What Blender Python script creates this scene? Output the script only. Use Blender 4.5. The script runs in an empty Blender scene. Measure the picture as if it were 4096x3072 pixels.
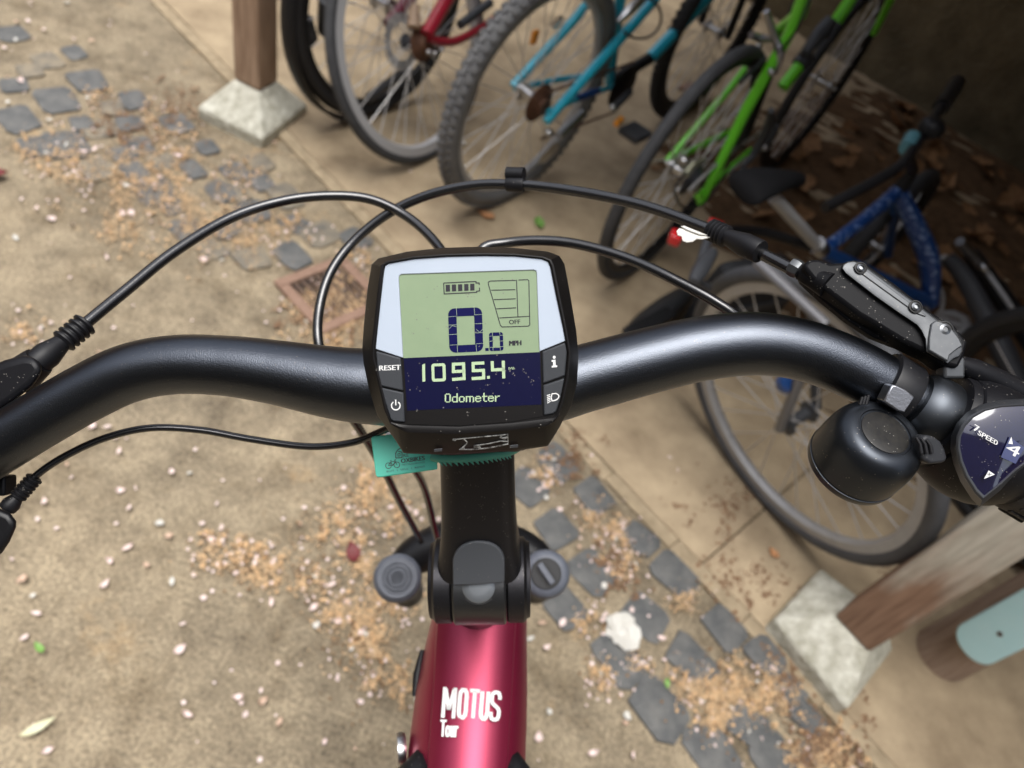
import bpy, bmesh, math, random
import numpy as np
from mathutils import Vector, Matrix
random.seed(7); rng = np.random.default_rng(7)
S = bpy.context.scene
COL = S.collection
# ------------------------------------------------------------------ camera
F_PX, CAM_H = 2950.0, 1.36
NADIR = (1100.0, 4050.0)
CAM = np.array([0, 0, CAM_H])
_d = np.array([(NADIR[0]-2048)/F_PX, (1536-NADIR[1])/F_PX, -1.0]); _d /= np.linalg.norm(_d)
_up = -_d; _fw = np.array([0, 0, -1.0])
_y = _fw-_up*np.dot(_fw, _up); _y /= np.linalg.norm(_y)
_x = np.cross(_y, _up)
R3 = np.array([_x, _y, _up])
cam_data = bpy.data.cameras.new('camera'); cam = bpy.data.objects.new('camera', cam_data); COL.objects.link(cam)
M = Matrix.Identity(4)
for i in range(3):
    for j in range(3): M[i][j] = R3[i][j]
M[2][3] = CAM_H
cam.matrix_world = M
cam_data.sensor_width = 36; cam_data.lens = F_PX/4096*36
cam_data.clip_start = 0.02; cam_data.clip_end = 300
cam_data.dof.use_dof = True; cam_data.dof.focus_distance = 0.268; cam_data.dof.aperture_fstop = 11.5
S.camera = cam
# ------------------------------------------------------------------ world, sun, exposure
SUN_EL, SUN_ROT = math.radians(84), math.radians(-150)
w = bpy.data.worlds.new('World'); S.world = w; w.use_nodes = True
nt = w.node_tree; bg = nt.nodes['Background']
sky = nt.nodes.new('ShaderNodeTexSky'); sky.sky_type = 'NISHITA'; sky.sun_disc = False
sky.sun_elevation = SUN_EL; sky.sun_rotation = SUN_ROT
sky.dust_density = 4.0; sky.air_density = 1.0
hs = nt.nodes.new('ShaderNodeHueSaturation'); hs.inputs['Saturation'].default_value = 0.42
nt.links.new(sky.outputs[0], hs.inputs['Color']); nt.links.new(hs.outputs[0], bg.inputs[0])
bg.inputs[1].default_value = 0.13
sd = bpy.data.lights.new('sun', 'SUN'); sd.energy = 1.5; sd.angle = math.radians(42); sd.color = (1, .985, .96)
so = bpy.data.objects.new('sun', sd); COL.objects.link(so)
_sv = Vector((math.sin(SUN_ROT)*math.cos(SUN_EL), math.cos(SUN_ROT)*math.cos(SUN_EL), math.sin(SUN_EL)))
so.rotation_euler = _sv.to_track_quat('Z', 'Y').to_euler()
S.view_settings.view_transform = 'Standard'; S.view_settings.look = 'None'
S.view_settings.exposure = 0.98; S.view_settings.gamma = 1
# ------------------------------------------------------------------ geometry helpers
def V(a): return np.array(a, float)
def nrm(a): a = V(a); return a/np.linalg.norm(a)
def ray(px, py): return R3@np.array([(px-2048)/F_PX, (1536-py)/F_PX, -1.0])
def W(px, py, z=0.0):
    r = ray(px, py); return CAM+r*((z-CAM_H)/r[2])
def P(px, py, d): return CAM+ray(px, py)*d
def on_plane(px, py, o, n):
    r = ray(px, py); return CAM+r*(np.dot(o-CAM, n)/np.dot(r, n))
CR, CU, CB = R3[:, 0], R3[:, 1], R3[:, 2]        # the camera's right, up and back, in the world
UP = V((0, 0, 1))
def spline(pts, n=8, closed=False):
    p = [V(q) for q in pts]; out = []; N = len(p)
    rng_ = range(N if closed else N-1)
    for i in rng_:
        if closed: a, b, c, d = p[i-1], p[i], p[(i+1) % N], p[(i+2) % N]
        else: a, b, c, d = p[max(i-1, 0)], p[i], p[i+1], p[min(i+2, N-1)]
        for k in range(n):
            t = k/n
            out.append(.5*((2*b)+(c-a)*t+(2*a-5*b+4*c-d)*t*t+(3*b-a-3*c+d)*t**3))
    if not closed: out.append(p[-1])
    return out
class MB:
    def __init__(s): s.v = []; s.f = []
    def add(s, vs, fs):
        o = len(s.v); s.v += [tuple(map(float, q)) for q in vs]; s.f += [tuple(i+o for i in f) for f in fs]; return s
    def loft(s, rings, cap=True, close=False):
        n = len(rings[0]); fs = []; vs = [q for r in rings for q in r]; m = len(rings)
        for i in range(m if close else m-1):
            for j in range(n):
                a, b = i*n+j, i*n+(j+1) % n; i2 = (i+1) % m
                fs.append((a, b, i2*n+(j+1) % n, i2*n+j))
        if cap and not close: fs += [tuple(range(n))[::-1], tuple((m-1)*n+k for k in range(n))]
        return s.add(vs, fs)
    def tube(s, path, r, seg=12, cap=True, close=False):
        path = [V(q) for q in path]; m = len(path)
        rs = r if hasattr(r, '__len__') else [r]*m
        if len(rs) != m: rs = np.interp(np.linspace(0, 1, m), np.linspace(0, 1, len(rs)), rs)
        T = []
        for i in range(m):
            a = path[(i-1) % m] if (close or i > 0) else path[0]
            b = path[(i+1) % m] if (close or i < m-1) else path[-1]
            T.append(nrm(b-a))
        n0 = np.cross(T[0], UP)
        if np.linalg.norm(n0) < 1e-3: n0 = np.cross(T[0], V((1, 0, 0)))
        n0 = nrm(n0); rings = []
        for i in range(m):
            n0 = nrm(n0-T[i]*np.dot(n0, T[i])); b0 = np.cross(T[i], n0)
            rings.append([path[i]+rs[i]*(math.cos(2*math.pi*k/seg)*n0+math.sin(2*math.pi*k/seg)*b0) for k in range(seg)])
        return s.loft(rings, cap, close)
    def lathe(s, o, ax, prof, seg=32, cap=True):
        ax = nrm(ax); t = V((1, 0, 0)) if abs(ax[0]) < .8 else V((0, 1, 0))
        n = nrm(np.cross(ax, t)); b = np.cross(ax, n)
        rings = [[V(o)+ax*h+r*(math.cos(2*math.pi*k/seg)*n+math.sin(2*math.pi*k/seg)*b) for k in range(seg)] for r, h in prof]
        return s.loft(rings, cap)
    def prism(s, poly, vec):
        poly = [V(q) for q in poly]; vec = V(vec); n = len(poly)
        vs = poly+[q+vec for q in poly]
        fs = [tuple(range(n))[::-1], tuple(range(n, 2*n))]+[(i, (i+1) % n, n+(i+1) % n, n+i) for i in range(n)]
        return s.add(vs, fs)
    def box(s, c, ex, ey, ez):
        c, ex, ey, ez = map(V, (c, ex, ey, ez))
        q = [c-ex-ey-ez, c+ex-ey-ez, c+ex+ey-ez, c-ex+ey-ez]
        return s.prism(q, 2*ez)
    def ring(s, outer, inner, vec):
        n = len(outer); vec = V(vec); vs = [V(q) for q in outer]+[V(q) for q in inner]; vs += [q+vec for q in vs]; fs = []
        for i in range(n):
            j = (i+1) % n
            fs += [(2*n+i, 2*n+j, 3*n+j, 3*n+i), (i, n+i, n+j, j), (i, j, 2*n+j, 2*n+i), (n+i, 3*n+i, 3*n+j, n+j)]
        return s.add(vs, fs)
    def build(s, name, m, parent=None, smooth=35, bevel=0, bseg=2, subd=0, kind=None, label=None):
        me = bpy.data.meshes.new(name)
        o0 = V(parent_origin(parent)) if parent is not None else V((0, 0, 0))
        me.from_pydata([tuple(V(q)-o0) for q in s.v], [], s.f); me.update()
        bm = bmesh.new(); bm.from_mesh(me); bmesh.ops.recalc_face_normals(bm, faces=bm.faces); bm.to_mesh(me); bm.free()
        if smooth:
            me.polygons.foreach_set('use_smooth', [True]*len(me.polygons)); me.set_sharp_from_angle(angle=math.radians(smooth))
        if m: me.materials.append(m)
        o = bpy.data.objects.new(name, me); COL.objects.link(o)
        if parent is not None: o.parent = parent
        if bevel:
            b = o.modifiers.new('bevel', 'BEVEL'); b.width = bevel; b.segments = bseg; b.limit_method = 'ANGLE'; b.angle_limit = math.radians(40); b.harden_normals = False
        if subd:
            b = o.modifiers.new('subd', 'SUBSURF'); b.levels = subd; b.render_levels = subd
        if kind: o['kind'] = kind
        if label: o['label'] = label
        return o
ORIG = {}
def parent_origin(o):
    if o is None: return (0, 0, 0)
    while o.parent is not None: o = o.parent
    return ORIG.get(o.name, (0, 0, 0))
def thing(name, label, cat, loc, group=None):
    o = bpy.data.objects.new(name, None); o.empty_display_size = .05; COL.objects.link(o)
    o.location = Vector([float(q) for q in loc]); ORIG[o.name] = tuple(float(q) for q in loc)
    o['label'] = label; o['category'] = cat
    if group: o['group'] = group
    return o
def tag(o, label, cat, group=None):
    o['label'] = label; o['category'] = cat
    if group: o['group'] = group
    return o
# ------------------------------------------------------------------ materials
MATS = {}
def mat(name, col, rough=.5, metal=0, col2=None, nscale=20, ncontrast=.25, bump=0, bscale=200, coat=0, dust=0, spec=.5, trans=0,
        dust_scale=1500, croughness=.08, sheen=0, detail=6, cior=1.5, coff=0):
    if name in MATS: return MATS[name]
    m = bpy.data.materials.new(name); m.use_nodes = True; n = m.node_tree.nodes; L = m.node_tree.links
    b = n['Principled BSDF']; b.inputs['Roughness'].default_value = rough; b.inputs['Metallic'].default_value = metal
    b.inputs['Base Color'].default_value = (*col, 1); b.inputs['Specular IOR Level'].default_value = spec
    b.inputs['Coat Weight'].default_value = coat; b.inputs['Coat Roughness'].default_value = croughness
    b.inputs['Transmission Weight'].default_value = trans; b.inputs['Coat IOR'].default_value = cior
    tc = n.new('ShaderNodeTexCoord'); cur = None
    if col2:
        t = n.new('ShaderNodeTexNoise'); t.inputs['Scale'].default_value = nscale; t.inputs['Detail'].default_value = detail; t.inputs['Roughness'].default_value = .65
        L.new(tc.outputs['Object'], t.inputs['Vector'])
        r = n.new('ShaderNodeValToRGB'); r.color_ramp.elements[0].position = .5-ncontrast+coff; r.color_ramp.elements[1].position = .5+ncontrast+coff
        r.color_ramp.elements[0].color = (*col, 1); r.color_ramp.elements[1].color = (*col2, 1)
        L.new(t.outputs['Fac'], r.inputs['Fac']); cur = r.outputs['Color']
    if dust:
        v = n.new('ShaderNodeTexVoronoi'); v.inputs['Scale'].default_value = dust_scale; L.new(tc.outputs['Object'], v.inputs['Vector'])
        t2 = n.new('ShaderNodeTexNoise'); t2.inputs['Scale'].default_value = dust_scale*.2; t2.inputs['Detail'].default_value = 2; L.new(tc.outputs['Object'], t2.inputs['Vector'])
        sp = n.new('ShaderNodeSeparateColor'); L.new(v.outputs['Color'], sp.inputs[0])
        mu = n.new('ShaderNodeMath'); mu.operation = 'MULTIPLY'; L.new(sp.outputs[0], mu.inputs[0]); L.new(t2.outputs['Fac'], mu.inputs[1])
        g = n.new('ShaderNodeMath'); g.operation = 'GREATER_THAN'; g.inputs[1].default_value = .60-dust*.16; L.new(mu.outputs[0], g.inputs[0])
        ds = n.new('ShaderNodeMath'); ds.operation = 'LESS_THAN'; ds.inputs[1].default_value = .33; L.new(v.outputs['Distance'], ds.inputs[0])
        mm = n.new('ShaderNodeMath'); mm.operation = 'MULTIPLY'; L.new(g.outputs[0], mm.inputs[0]); L.new(ds.outputs[0], mm.inputs[1])
        mx = n.new('ShaderNodeMix'); mx.data_type = 'RGBA'; L.new(mm.outputs[0], mx.inputs['Factor'])
        if cur: L.new(cur, mx.inputs['A'])
        else: mx.inputs['A'].default_value = (*col, 1)
        mx.inputs['B'].default_value = (.17, .16, .145, 1); cur = mx.outputs['Result']
    if cur: L.new(cur, b.inputs['Base Color'])
    if bump:
        t3 = n.new('ShaderNodeTexNoise'); t3.inputs['Scale'].default_value = bscale; t3.inputs['Detail'].default_value = 4; L.new(tc.outputs['Object'], t3.inputs['Vector'])
        bp = n.new('ShaderNodeBump'); bp.inputs['Strength'].default_value = bump; bp.inputs['Distance'].default_value = .4/bscale
        L.new(t3.outputs['Fac'], bp.inputs['Height']); L.new(bp.outputs[0], b.inputs['Normal'])
    MATS[name] = m
    return m
M_bar = mat('satin black anodised bar', (.084, .092, .107), .28, 1, bump=.6, bscale=2200, dust=.3, spec=.5, dust_scale=1700)
M_stem = mat('satin black stem', (.042, .041, .045), .42, .85, bump=.3, bscale=2600, dust=.35, spec=.55, dust_scale=1700)
M_blk = mat('black plastic', (.007, .007, .008), .38, dust=.3, spec=.3)
M_blkm = mat('black matt plastic', (.008, .008, .0095), .46, dust=.3, spec=.3)
M_chin = mat('black chin plastic', (.006, .0052, .005), .42, dust=.15, spec=.22)
M_dust = mat('dusty black plastic', (.006, .006, .0075), .45, dust=.5, spec=.25)
M_lever = mat('black lever body', (.005, .005, .006), .5, dust=.6, spec=.14)
M_bell = mat('dusty bell paint', (.040, .045, .053), .33, .85, dust=.4, spec=.5)
M_belltop = mat('bell sticker', (.010, .010, .011), .42, dust=.5, spec=.25, col2=(.026, .024, .02), nscale=400)
M_rub = mat('grey rubber', (.07, .075, .083), .62, dust=.3, spec=.35)
M_cable = mat('black cable jacket', (.009, .009, .01), .2, spec=.8, coat=.25, croughness=.1, bump=.08, bscale=700)
M_grey = mat('grey lever alloy', (.075, .08, .085), .4, .5, dust=.4, col2=(.10, .105, .11), nscale=300)
M_alu = mat('brushed alloy', (.42, .43, .46), .36, 1, bump=.2, bscale=900)
M_screw = mat('bright screw', (.2, .21, .22), .35, 1)
M_cap = mat('fork cap grey', (.09, .1, .122), .45, col2=(.12, .132, .158), nscale=200, spec=.4)
M_crown = mat('fork crown black', (.007, .007, .008), .38, spec=.3)
M_maroon = mat('maroon metallic paint', (.29, .009, .05), .42, .75, col2=(.33, .012, .058), nscale=900, coat=.8, croughness=.42, cior=1.5)
M_white = mat('white print', (.72, .72, .7), .5)
M_bezel = mat('white display surround', (.42, .48, .56), .3, coat=.3, col2=(.45, .51, .59), nscale=60)
M_lcd = mat('display green', (.215, .29, .175), .32, coat=.3, col2=(.245, .32, .195), nscale=80, dust=.22)
M_lcdline = mat('display green line', (.36, .46, .29), .4)
M_seg = mat('display dark segment', (.003, .0035, .055), .4, spec=.15, dust=.12)
M_ink = mat('display black ink', (.012, .01, .018), .4)
M_navy = mat('display navy panel', (.003, .0035, .028), .3, spec=.25, coat=.12, dust=.45, croughness=.15)
M_lit = mat('display light segment', (.4, .52, .32), .4, dust=.15)
M_btn = mat('grey button rubber', (.03, .033, .038), .6, bump=.3, bscale=3000, spec=.4)
M_dark = mat('gap black', (.004, .004, .004), .6)
M_teal = mat('turquoise tag plastic', (.09, .66, .48), .42, col2=(.1, .7, .51), nscale=90)
M_tealdark = mat('turquoise strap plastic', (.09, .38, .28), .45)
M_tagink = mat('tag ink', (.06, .09, .075), .6)
M_window = mat('shifter window', (.006, .006, .03), .06, coat=1.0, spec=.9, dust=.5)
M_tape = mat('torn clear tape', (.42, .43, .42), .25, spec=.6, col2=(.05, .05, .05), nscale=500, ncontrast=.12)
M_grip = mat('grip rubber', (.02, .02, .02), .6, bump=.8, bscale=1200, dust=.4)
# background
def ground_mat():
    m = bpy.data.materials.new('sandy paving'); m.use_nodes = True; n = m.node_tree.nodes; L = m.node_tree.links; b = n['Principled BSDF']
    tc = n.new('ShaderNodeTexCoord')
    def noise(sc, det, rgh=.6):
        t = n.new('ShaderNodeTexNoise'); t.inputs['Scale'].default_value = sc; t.inputs['Detail'].default_value = det; t.inputs['Roughness'].default_value = rgh
        L.new(tc.outputs['Object'], t.inputs['Vector']); return t.outputs['Fac']
    def ramp(fac, a, c2, p0, p1):
        r = n.new('ShaderNodeValToRGB'); r.color_ramp.elements[0].position = p0; r.color_ramp.elements[1].position = p1
        r.color_ramp.elements[0].color = (*a, 1); r.color_ramp.elements[1].color = (*c2, 1); L.new(fac, r.inputs[0]); return r.outputs[0]
    def mix(f, a, bb, blend='MIX'):
        x = n.new('ShaderNodeMix'); x.data_type = 'RGBA'; x.blend_type = blend
        if isinstance(f, float): x.inputs['Factor'].default_value = f
        else: L.new(f, x.inputs['Factor'])
        L.new(a, x.inputs['A']); L.new(bb, x.inputs['B']); return x.outputs['Result']
    base = ramp(noise(1.6, 8, .72), (.165, .138, .098), (.42, .345, .235), .36, .67)
    dark = ramp(noise(10, 9, .78), (.105, .090, .070), (.385, .33, .24), .38, .64)
    fine = ramp(noise(150, 6, .7), (.2, .195, .19), (.78, .75, .70), .33, .68)
    c = mix(.55, base, dark); c = mix(.9, c, fine, 'OVERLAY')
    st = ramp(noise(5.5, 9, .8), (1, 1, 1), (.42, .38, .33), .50, .68); c = mix(.8, c, st, 'MULTIPLY')
    orange = ramp(noise(40, 6), (.46, .27, .11), (.55, .36, .17), .3, .7)
    om = ramp(noise(4.6, 9, .75), (0, 0, 0), (1, 1, 1), .58, .72)
    sc = n.new('ShaderNodeMath'); sc.operation = 'MULTIPLY'; sc.inputs[1].default_value = .4; L.new(om, sc.inputs[0])
    c = mix(sc.outputs[0], c, orange)
    L.new(c, b.inputs['Base Color']); b.inputs['Roughness'].default_value = .85; b.inputs['Specular IOR Level'].default_value = .25
    bp = n.new('ShaderNodeBump'); bp.inputs['Strength'].default_value = .5; bp.inputs['Distance'].default_value = .004
    L.new(noise(160, 6), bp.inputs['Height']); L.new(bp.outputs[0], b.inputs['Normal'])
    return m
M_ground = ground_mat()
M_slab = mat('shelter concrete', (.22, .165, .105), .85, col2=(.50, .395, .26), nscale=5, ncontrast=.2, bump=.5, bscale=150, spec=.25, detail=9)
M_edge = mat('pale mortar edging', (.23, .18, .115), .85, col2=(.45, .36, .24), nscale=25, bump=.5, bscale=200, spec=.2)
M_sett = mat('slate grey granite', (.062, .067, .072), .65, col2=(.17, .168, .158), nscale=24, bump=.9, bscale=110, spec=.35)
M_sett2 = mat('dusty grey granite', (.10, .10, .095), .75, col2=(.30, .25, .175), nscale=22, bump=.8, bscale=200, spec=.3)
M_conc = mat('pale footing concrete', (.36, .345, .27), .9, col2=(.68, .67, .58), nscale=34, bump=1, bscale=70, spec=.2, ncontrast=.17, detail=9)
M_terra = mat('terracotta frame', (.22, .135, .098), .8, col2=(.32, .21, .155), nscale=60, bump=.4, bscale=120, spec=.2)
M_iron = mat('rusty grate iron', (.05, .032, .024), .7, col2=(.12, .07, .045), nscale=80)
def wood_mat(name, lo, hi, lo2, hi2, z0, z1):
    m = bpy.data.materials.new(name); m.use_nodes = True; n = m.node_tree.nodes; L = m.node_tree.links; b = n['Principled BSDF']
    tc = n.new('ShaderNodeTexCoord'); mp = n.new('ShaderNodeMapping'); mp.inputs['Scale'].default_value = (1, 1, .08); L.new(tc.outputs['Object'], mp.inputs[0])
    t = n.new('ShaderNodeTexNoise'); t.inputs['Scale'].default_value = 110; t.inputs['Detail'].default_value = 7; L.new(mp.outputs[0], t.inputs['Vector'])
    def ramp(fac, a, c, p0=.32, p1=.68):
        r = n.new('ShaderNodeValToRGB'); r.color_ramp.elements[0].position = p0; r.color_ramp.elements[1].position = p1
        r.color_ramp.elements[0].color = (*a, 1); r.color_ramp.elements[1].color = (*c, 1); L.new(fac, r.inputs[0]); return r.outputs[0]
    c1 = ramp(t.outputs['Fac'], lo, hi); c2 = ramp(t.outputs['Fac'], lo2, hi2)
    sx = n.new('ShaderNodeSeparateXYZ'); L.new(tc.outputs['Object'], sx.inputs[0])
    mp2 = n.new('ShaderNodeMapping'); mp2.inputs['Scale'].default_value = (1, 1, .35); L.new(tc.outputs['Object'], mp2.inputs[0])
    t2 = n.new('ShaderNodeTexNoise'); t2.inputs['Scale'].default_value = 17; t2.inputs['Detail'].default_value = 4; L.new(mp2.outputs[0], t2.inputs['Vector'])
    ma = n.new('ShaderNodeMath'); ma.operation = 'MULTIPLY_ADD'; ma.inputs[1].default_value = .62; L.new(t2.outputs['Fac'], ma.inputs[0]); L.new(sx.outputs[2], ma.inputs[2])
    mr = n.new('ShaderNodeMapRange'); mr.inputs[1].default_value = z0+.31; mr.inputs[2].default_value = z1+.31; L.new(ma.outputs[0], mr.inputs[0])
    x = n.new('ShaderNodeMix'); x.data_type = 'RGBA'; L.new(mr.outputs[0], x.inputs['Factor']); L.new(c1, x.inputs['A']); L.new(c2, x.inputs['B'])
    L.new(x.outputs['Result'], b.inputs['Base Color']); b.inputs['Roughness'].default_value = .8; b.inputs['Specular IOR Level'].default_value = .25
    bp = n.new('ShaderNodeBump'); bp.inputs['Strength'].default_value = .5; bp.inputs['Distance'].default_value = .002; L.new(t.outputs['Fac'], bp.inputs['Height']); L.new(bp.outputs[0], b.inputs['Normal'])
    return m
M_post1 = wood_mat('weathered brown post', (.27, .175, .115), (.48, .34, .24), (.3, .22, .15), (.5, .39, .29), .3, .9)
M_post2 = wood_mat('brown post silvered above', (.21, .125, .082), (.34, .215, .145), (.45, .42, .345), (.66, .62, .53), .13, .40)
M_log = wood_mat('round log', (.27, .19, .145), (.42, .32, .25), (.28, .2, .15), (.42, .32, .25), .4, .8)
M_paint = mat('pale turquoise paint', (.55, .88, .93), .5, col2=(.6, .9, .95), nscale=25, bump=.1, bscale=80)
M_tyre = mat('tyre rubber', (.04, .042, .046), .72, col2=(.07, .071, .075), nscale=40, spec=.35)
M_tyreg = mat('dusty grey tyre', (.12, .122, .128), .75, col2=(.2, .2, .2), nscale=30, spec=.3)
M_tyred = mat('black tyre', (.022, .022, .024), .6, spec=.4)
M_rimg = mat('grey alloy rim', (.38, .38, .385), .42, .2, col2=(.46, .46, .46), nscale=30)
M_chrome = mat('steel', (.55, .55, .55), .28, 1)
M_spoke = mat('spoke steel', (.62, .61, .6), .35, .3)
M_black = mat('black paint', (.009, .009, .0105), .45, spec=.3)
M_dgrey = mat('dark grey plastic', (.045, .048, .055), .5)
M_red = mat('red bicycle paint', (.33, .012, .03), .3, coat=.5)
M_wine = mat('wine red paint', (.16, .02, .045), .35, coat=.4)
M_tealp = mat('teal bicycle paint', (.02, .42, .58), .28, coat=.6)
M_green = mat('lime green paint', (.15, .66, .025), .32, coat=.4)
M_blue = mat('blue patterned paint', (.006, .045, .19), .3, coat=.5, col2=(.22, .32, .55), nscale=75, ncontrast=.05, detail=2, coff=.1)
M_bluep = mat('plain blue paint', (.01, .06, .22), .35, coat=.4)
M_orange = mat('amber reflector', (.75, .27, .01), .3, coat=.5)
M_redref = mat('red reflector', (.55, .008, .012), .3, coat=.5)
M_rust = mat('rusty sprocket', (.07, .032, .02), .65, .3, col2=(.16, .075, .04), nscale=60)
M_aqua = mat('aqua fitting', (.08, .22, .26), .5)
M_leaf = mat('dry brown leaf', (.16, .08, .035), .75, col2=(.36, .20, .095), nscale=22, bump=.4, bscale=60, spec=.25)
M_leafo = mat('orange leaf', (.42, .19, .08), .7, col2=(.5, .26, .12), nscale=60)
M_leafg = mat('green leaf', (.14, .30, .05), .55, col2=(.2, .38, .09), nscale=60)
M_leafy = mat('pale yellow leaf', (.55, .53, .3), .6, col2=(.68, .68, .5), nscale=40)
M_leafr = mat('dark red leaf', (.11, .012, .014), .6, col2=(.16, .02, .02), nscale=50)
M_petal = mat('pale pink petal', (.66, .50, .46), .6, col2=(.78, .67, .63), nscale=90)
M_petalw = mat('white petal', (.64, .63, .59), .6, col2=(.55, .53, .47), nscale=90)
M_debris = mat('tan catkin dust', (.46, .31, .165), .8, col2=(.64, .47, .29), nscale=50)
M_debrisd = mat('brown litter crumbs', (.14, .08, .045), .85, col2=(.26, .15, .08), nscale=50)
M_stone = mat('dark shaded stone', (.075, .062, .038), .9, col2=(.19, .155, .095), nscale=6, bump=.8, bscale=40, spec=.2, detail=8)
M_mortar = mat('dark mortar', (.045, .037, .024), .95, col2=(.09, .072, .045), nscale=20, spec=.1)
M_roof = mat('roof boards', (.12, .085, .055), .8, col2=(.18, .13, .09), nscale=12)

# ------------------------------------------------------------------ text and line helpers
def text_geo(s, res=3):
    c = bpy.data.curves.new('t', 'FONT'); c.body = s; c.resolution_u = res
    o = bpy.data.objects.new('t', c); COL.objects.link(o)
    dg = bpy.context.evaluated_depsgraph_get(); me = bpy.data.meshes.new_from_object(o.evaluated_get(dg))
    vs = np.array([v.co[:2] for v in me.vertices]); fs = [tuple(p.vertices) for p in me.polygons]
    bpy.data.objects.remove(o); bpy.data.curves.remove(c); bpy.data.meshes.remove(me)
    lo, hi = vs.min(0), vs.max(0); return (vs-lo)/(hi-lo), fs
def put_text(s, O, X, Y, name, m, parent, lift=0, bold=0, res=3):
    """the word fills the parallelogram O, O+X, O+Y; bold smears it sideways by that share of the width"""
    vs, fs = text_geo(s, res); O, X, Y = V(O), V(X), V(Y); n = nrm(np.cross(X, Y)); mb = MB()
    k = [0] if not bold else [-bold, 0, bold]
    for i, b in enumerate(k):
        mb.add([O+X*(q[0]*(1-2*bold)+bold+b)+Y*q[1]+n*(lift+i*2e-5) for q in vs], fs)
    return mb.build(name, m, parent, smooth=0)
class Plane:
    """a flat face of a thing: maps picture points of that face to its 3D points, h metres off the face"""
    def __init__(s, o, n, f=lambda x, y: (x, y)): s.o, s.n, s.f = V(o), nrm(n), f
    def __call__(s, x, y, h=0): return on_plane(*s.f(x, y), s.o+s.n*h, s.n)
    def poly(s, mb, pts, h0, h1):
        if len(pts) < 3: return
        mb.prism([s(x, y, h0) for x, y in pts], s.n*(h1-h0))
    def line(s, mb, pts, w, h0, h1, close=False):
        pts = [V(p) for p in pts]; n = len(pts); L_, R_ = [], []
        for i, p in enumerate(pts):
            a = pts[i-1] if (i or close) else p; b = pts[(i+1) % n] if (i < n-1 or close) else p
            d1 = nrm(p-a) if np.linalg.norm(p-a) > 1e-9 else None; d2 = nrm(b-p) if np.linalg.norm(b-p) > 1e-9 else None
            d = nrm((d1 if d1 is not None else d2)+(d2 if d2 is not None else d1))
            q = np.array([-d[1], d[0]]); k = 1
            if d1 is not None and d2 is not None: k = 1/max(.5, abs(np.dot(q, [-d1[1], d1[0]])))
            L_.append(p+q*w/2*k); R_.append(p-q*w/2*k)
        m = n if close else n-1
        for i in range(m):
            j = (i+1) % n
            mb.prism([s(*L_[i], h0), s(*L_[j], h0), s(*R_[j], h0), s(*R_[i], h0)], s.n*(h1-h0))
    def text(s, t, bl, br, tl, name, m, parent, h, bold=0):
        O = s(*bl, h); return put_text(t, O, s(*br, h)-O, s(*tl, h)-O, name, m, parent, 0, bold)

# ================================================================== SETTING
SL = nrm(W(2999, 2505)-W(2447, 1923))            # along the shelter's front edge
SN = V((-SL[1], SL[0], 0))
if SN[1] < 0: SN = -SN
E0 = W(2447, 1923)
def sh(s, t, z=0): return V((E0[0], E0[1], 0))+SL*s+SN*t+UP*z
MB().add([(-30, -30, 0), (30, -30, 0), (30, 30, 0), (-30, 30, 0)], [(0, 1, 2, 3)]).build('ground', M_ground, smooth=0, kind='structure')
ground = bpy.data.objects['ground']
floor = MB().prism([sh(-9, 0.02, .002), sh(9, 0.02, .002), sh(9, 3.6, .002), sh(-9, 3.6, .002)], UP*.002).build('shelter_floor', M_mortar, smooth=0, kind='structure')
# concrete slabs with open joints
js = [-9, -4.4, .27, 4.6, 9]
for a, b in zip(js[:-1], js[1:]):
    for t0, t1 in ((.018, 3.5),):
        g = .0014
        MB().prism([sh(a+g, t0, .004), sh(b-g, t0, .004), sh(b-g, t1, .004), sh(a+g, t1, .004)], UP*.007).build('slab', M_slab, floor, bevel=.004)
edge = MB()
for k in range(48):
    s0, s1 = -4+k*.21, -4+k*.21+.2095
    z = .009+random.uniform(-.002, .003)
    edge.prism([sh(s0, -.02+random.uniform(-.004, .004), .0), sh(s1, -.02+random.uniform(-.004, .004), 0), sh(s1, .017, 0), sh(s0, .017, 0)], UP*z)
edge.build('edging', M_edge, kind='structure', bevel=.004)
# granite setts of the gutter
setts = [(47, 139, 1), (183, 247, .9), (354, 329, 1.1), (57, 348, .8), (228, 405, 1.25), (70, 481, 1.25), (538, 405, 1), (405, 519, 1.05), (703, 500, 1.1), (260, 582, 1.25),
         (557, 589, .9), (829, 595, .8), (392, 684, 1.0), (614, 766, 1.2), (1038, 658, .9), (1038, 728, .9), (886, 772, 1), (772, 684, .8), (1146, 791, 1.1), (747, 918, .9),
         (1285, 937, 1.1), (1171, 1025, 1.0), (905, 925, .8), (1010, 1040, 1), (520, 500, .8), (2229, 1853, 1.15), (2112, 1953, 1.15), (2376, 1988, 1.1), (2223, 2123, 1.1), (2558, 2160, 1.0), (2376, 2290, 1.05),
         (2699, 2294, 1.15), (2262, 2440, 1.15), (2576, 2464, 1.2), (2899, 2517, 1.15), (2470, 2640, 1.1), (2765, 2650, 1.25), (3060, 2630, .95), (2630, 2835, 1.25), (2990, 2905, .95), (2850, 3010, 1.3),
         (3225, 2880, .8), (3100, 3050, 1.1), (3260, 3060, 1), (2000, 1700, 1.1), (1850, 1600, 1.1), (1640, 1300, 1.1), (2060, 2260, 1.1), (1950, 1850, 1), (120, 290, .8), (300, 215, .8), (450, 440, .9), (490, 620, .8), (330, 500, .7), (650, 655, .8), (940, 690, .9), (1010, 850, .9), (690, 830, .8), (850, 1000, .8), (540, 690, .8), (960, 780, .7), (140, 590, .9), (1180, 900, .8), (1420, 960, .9), (3160, 2760, .8)]
ang = math.atan2(SL[1], SL[0])
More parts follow.
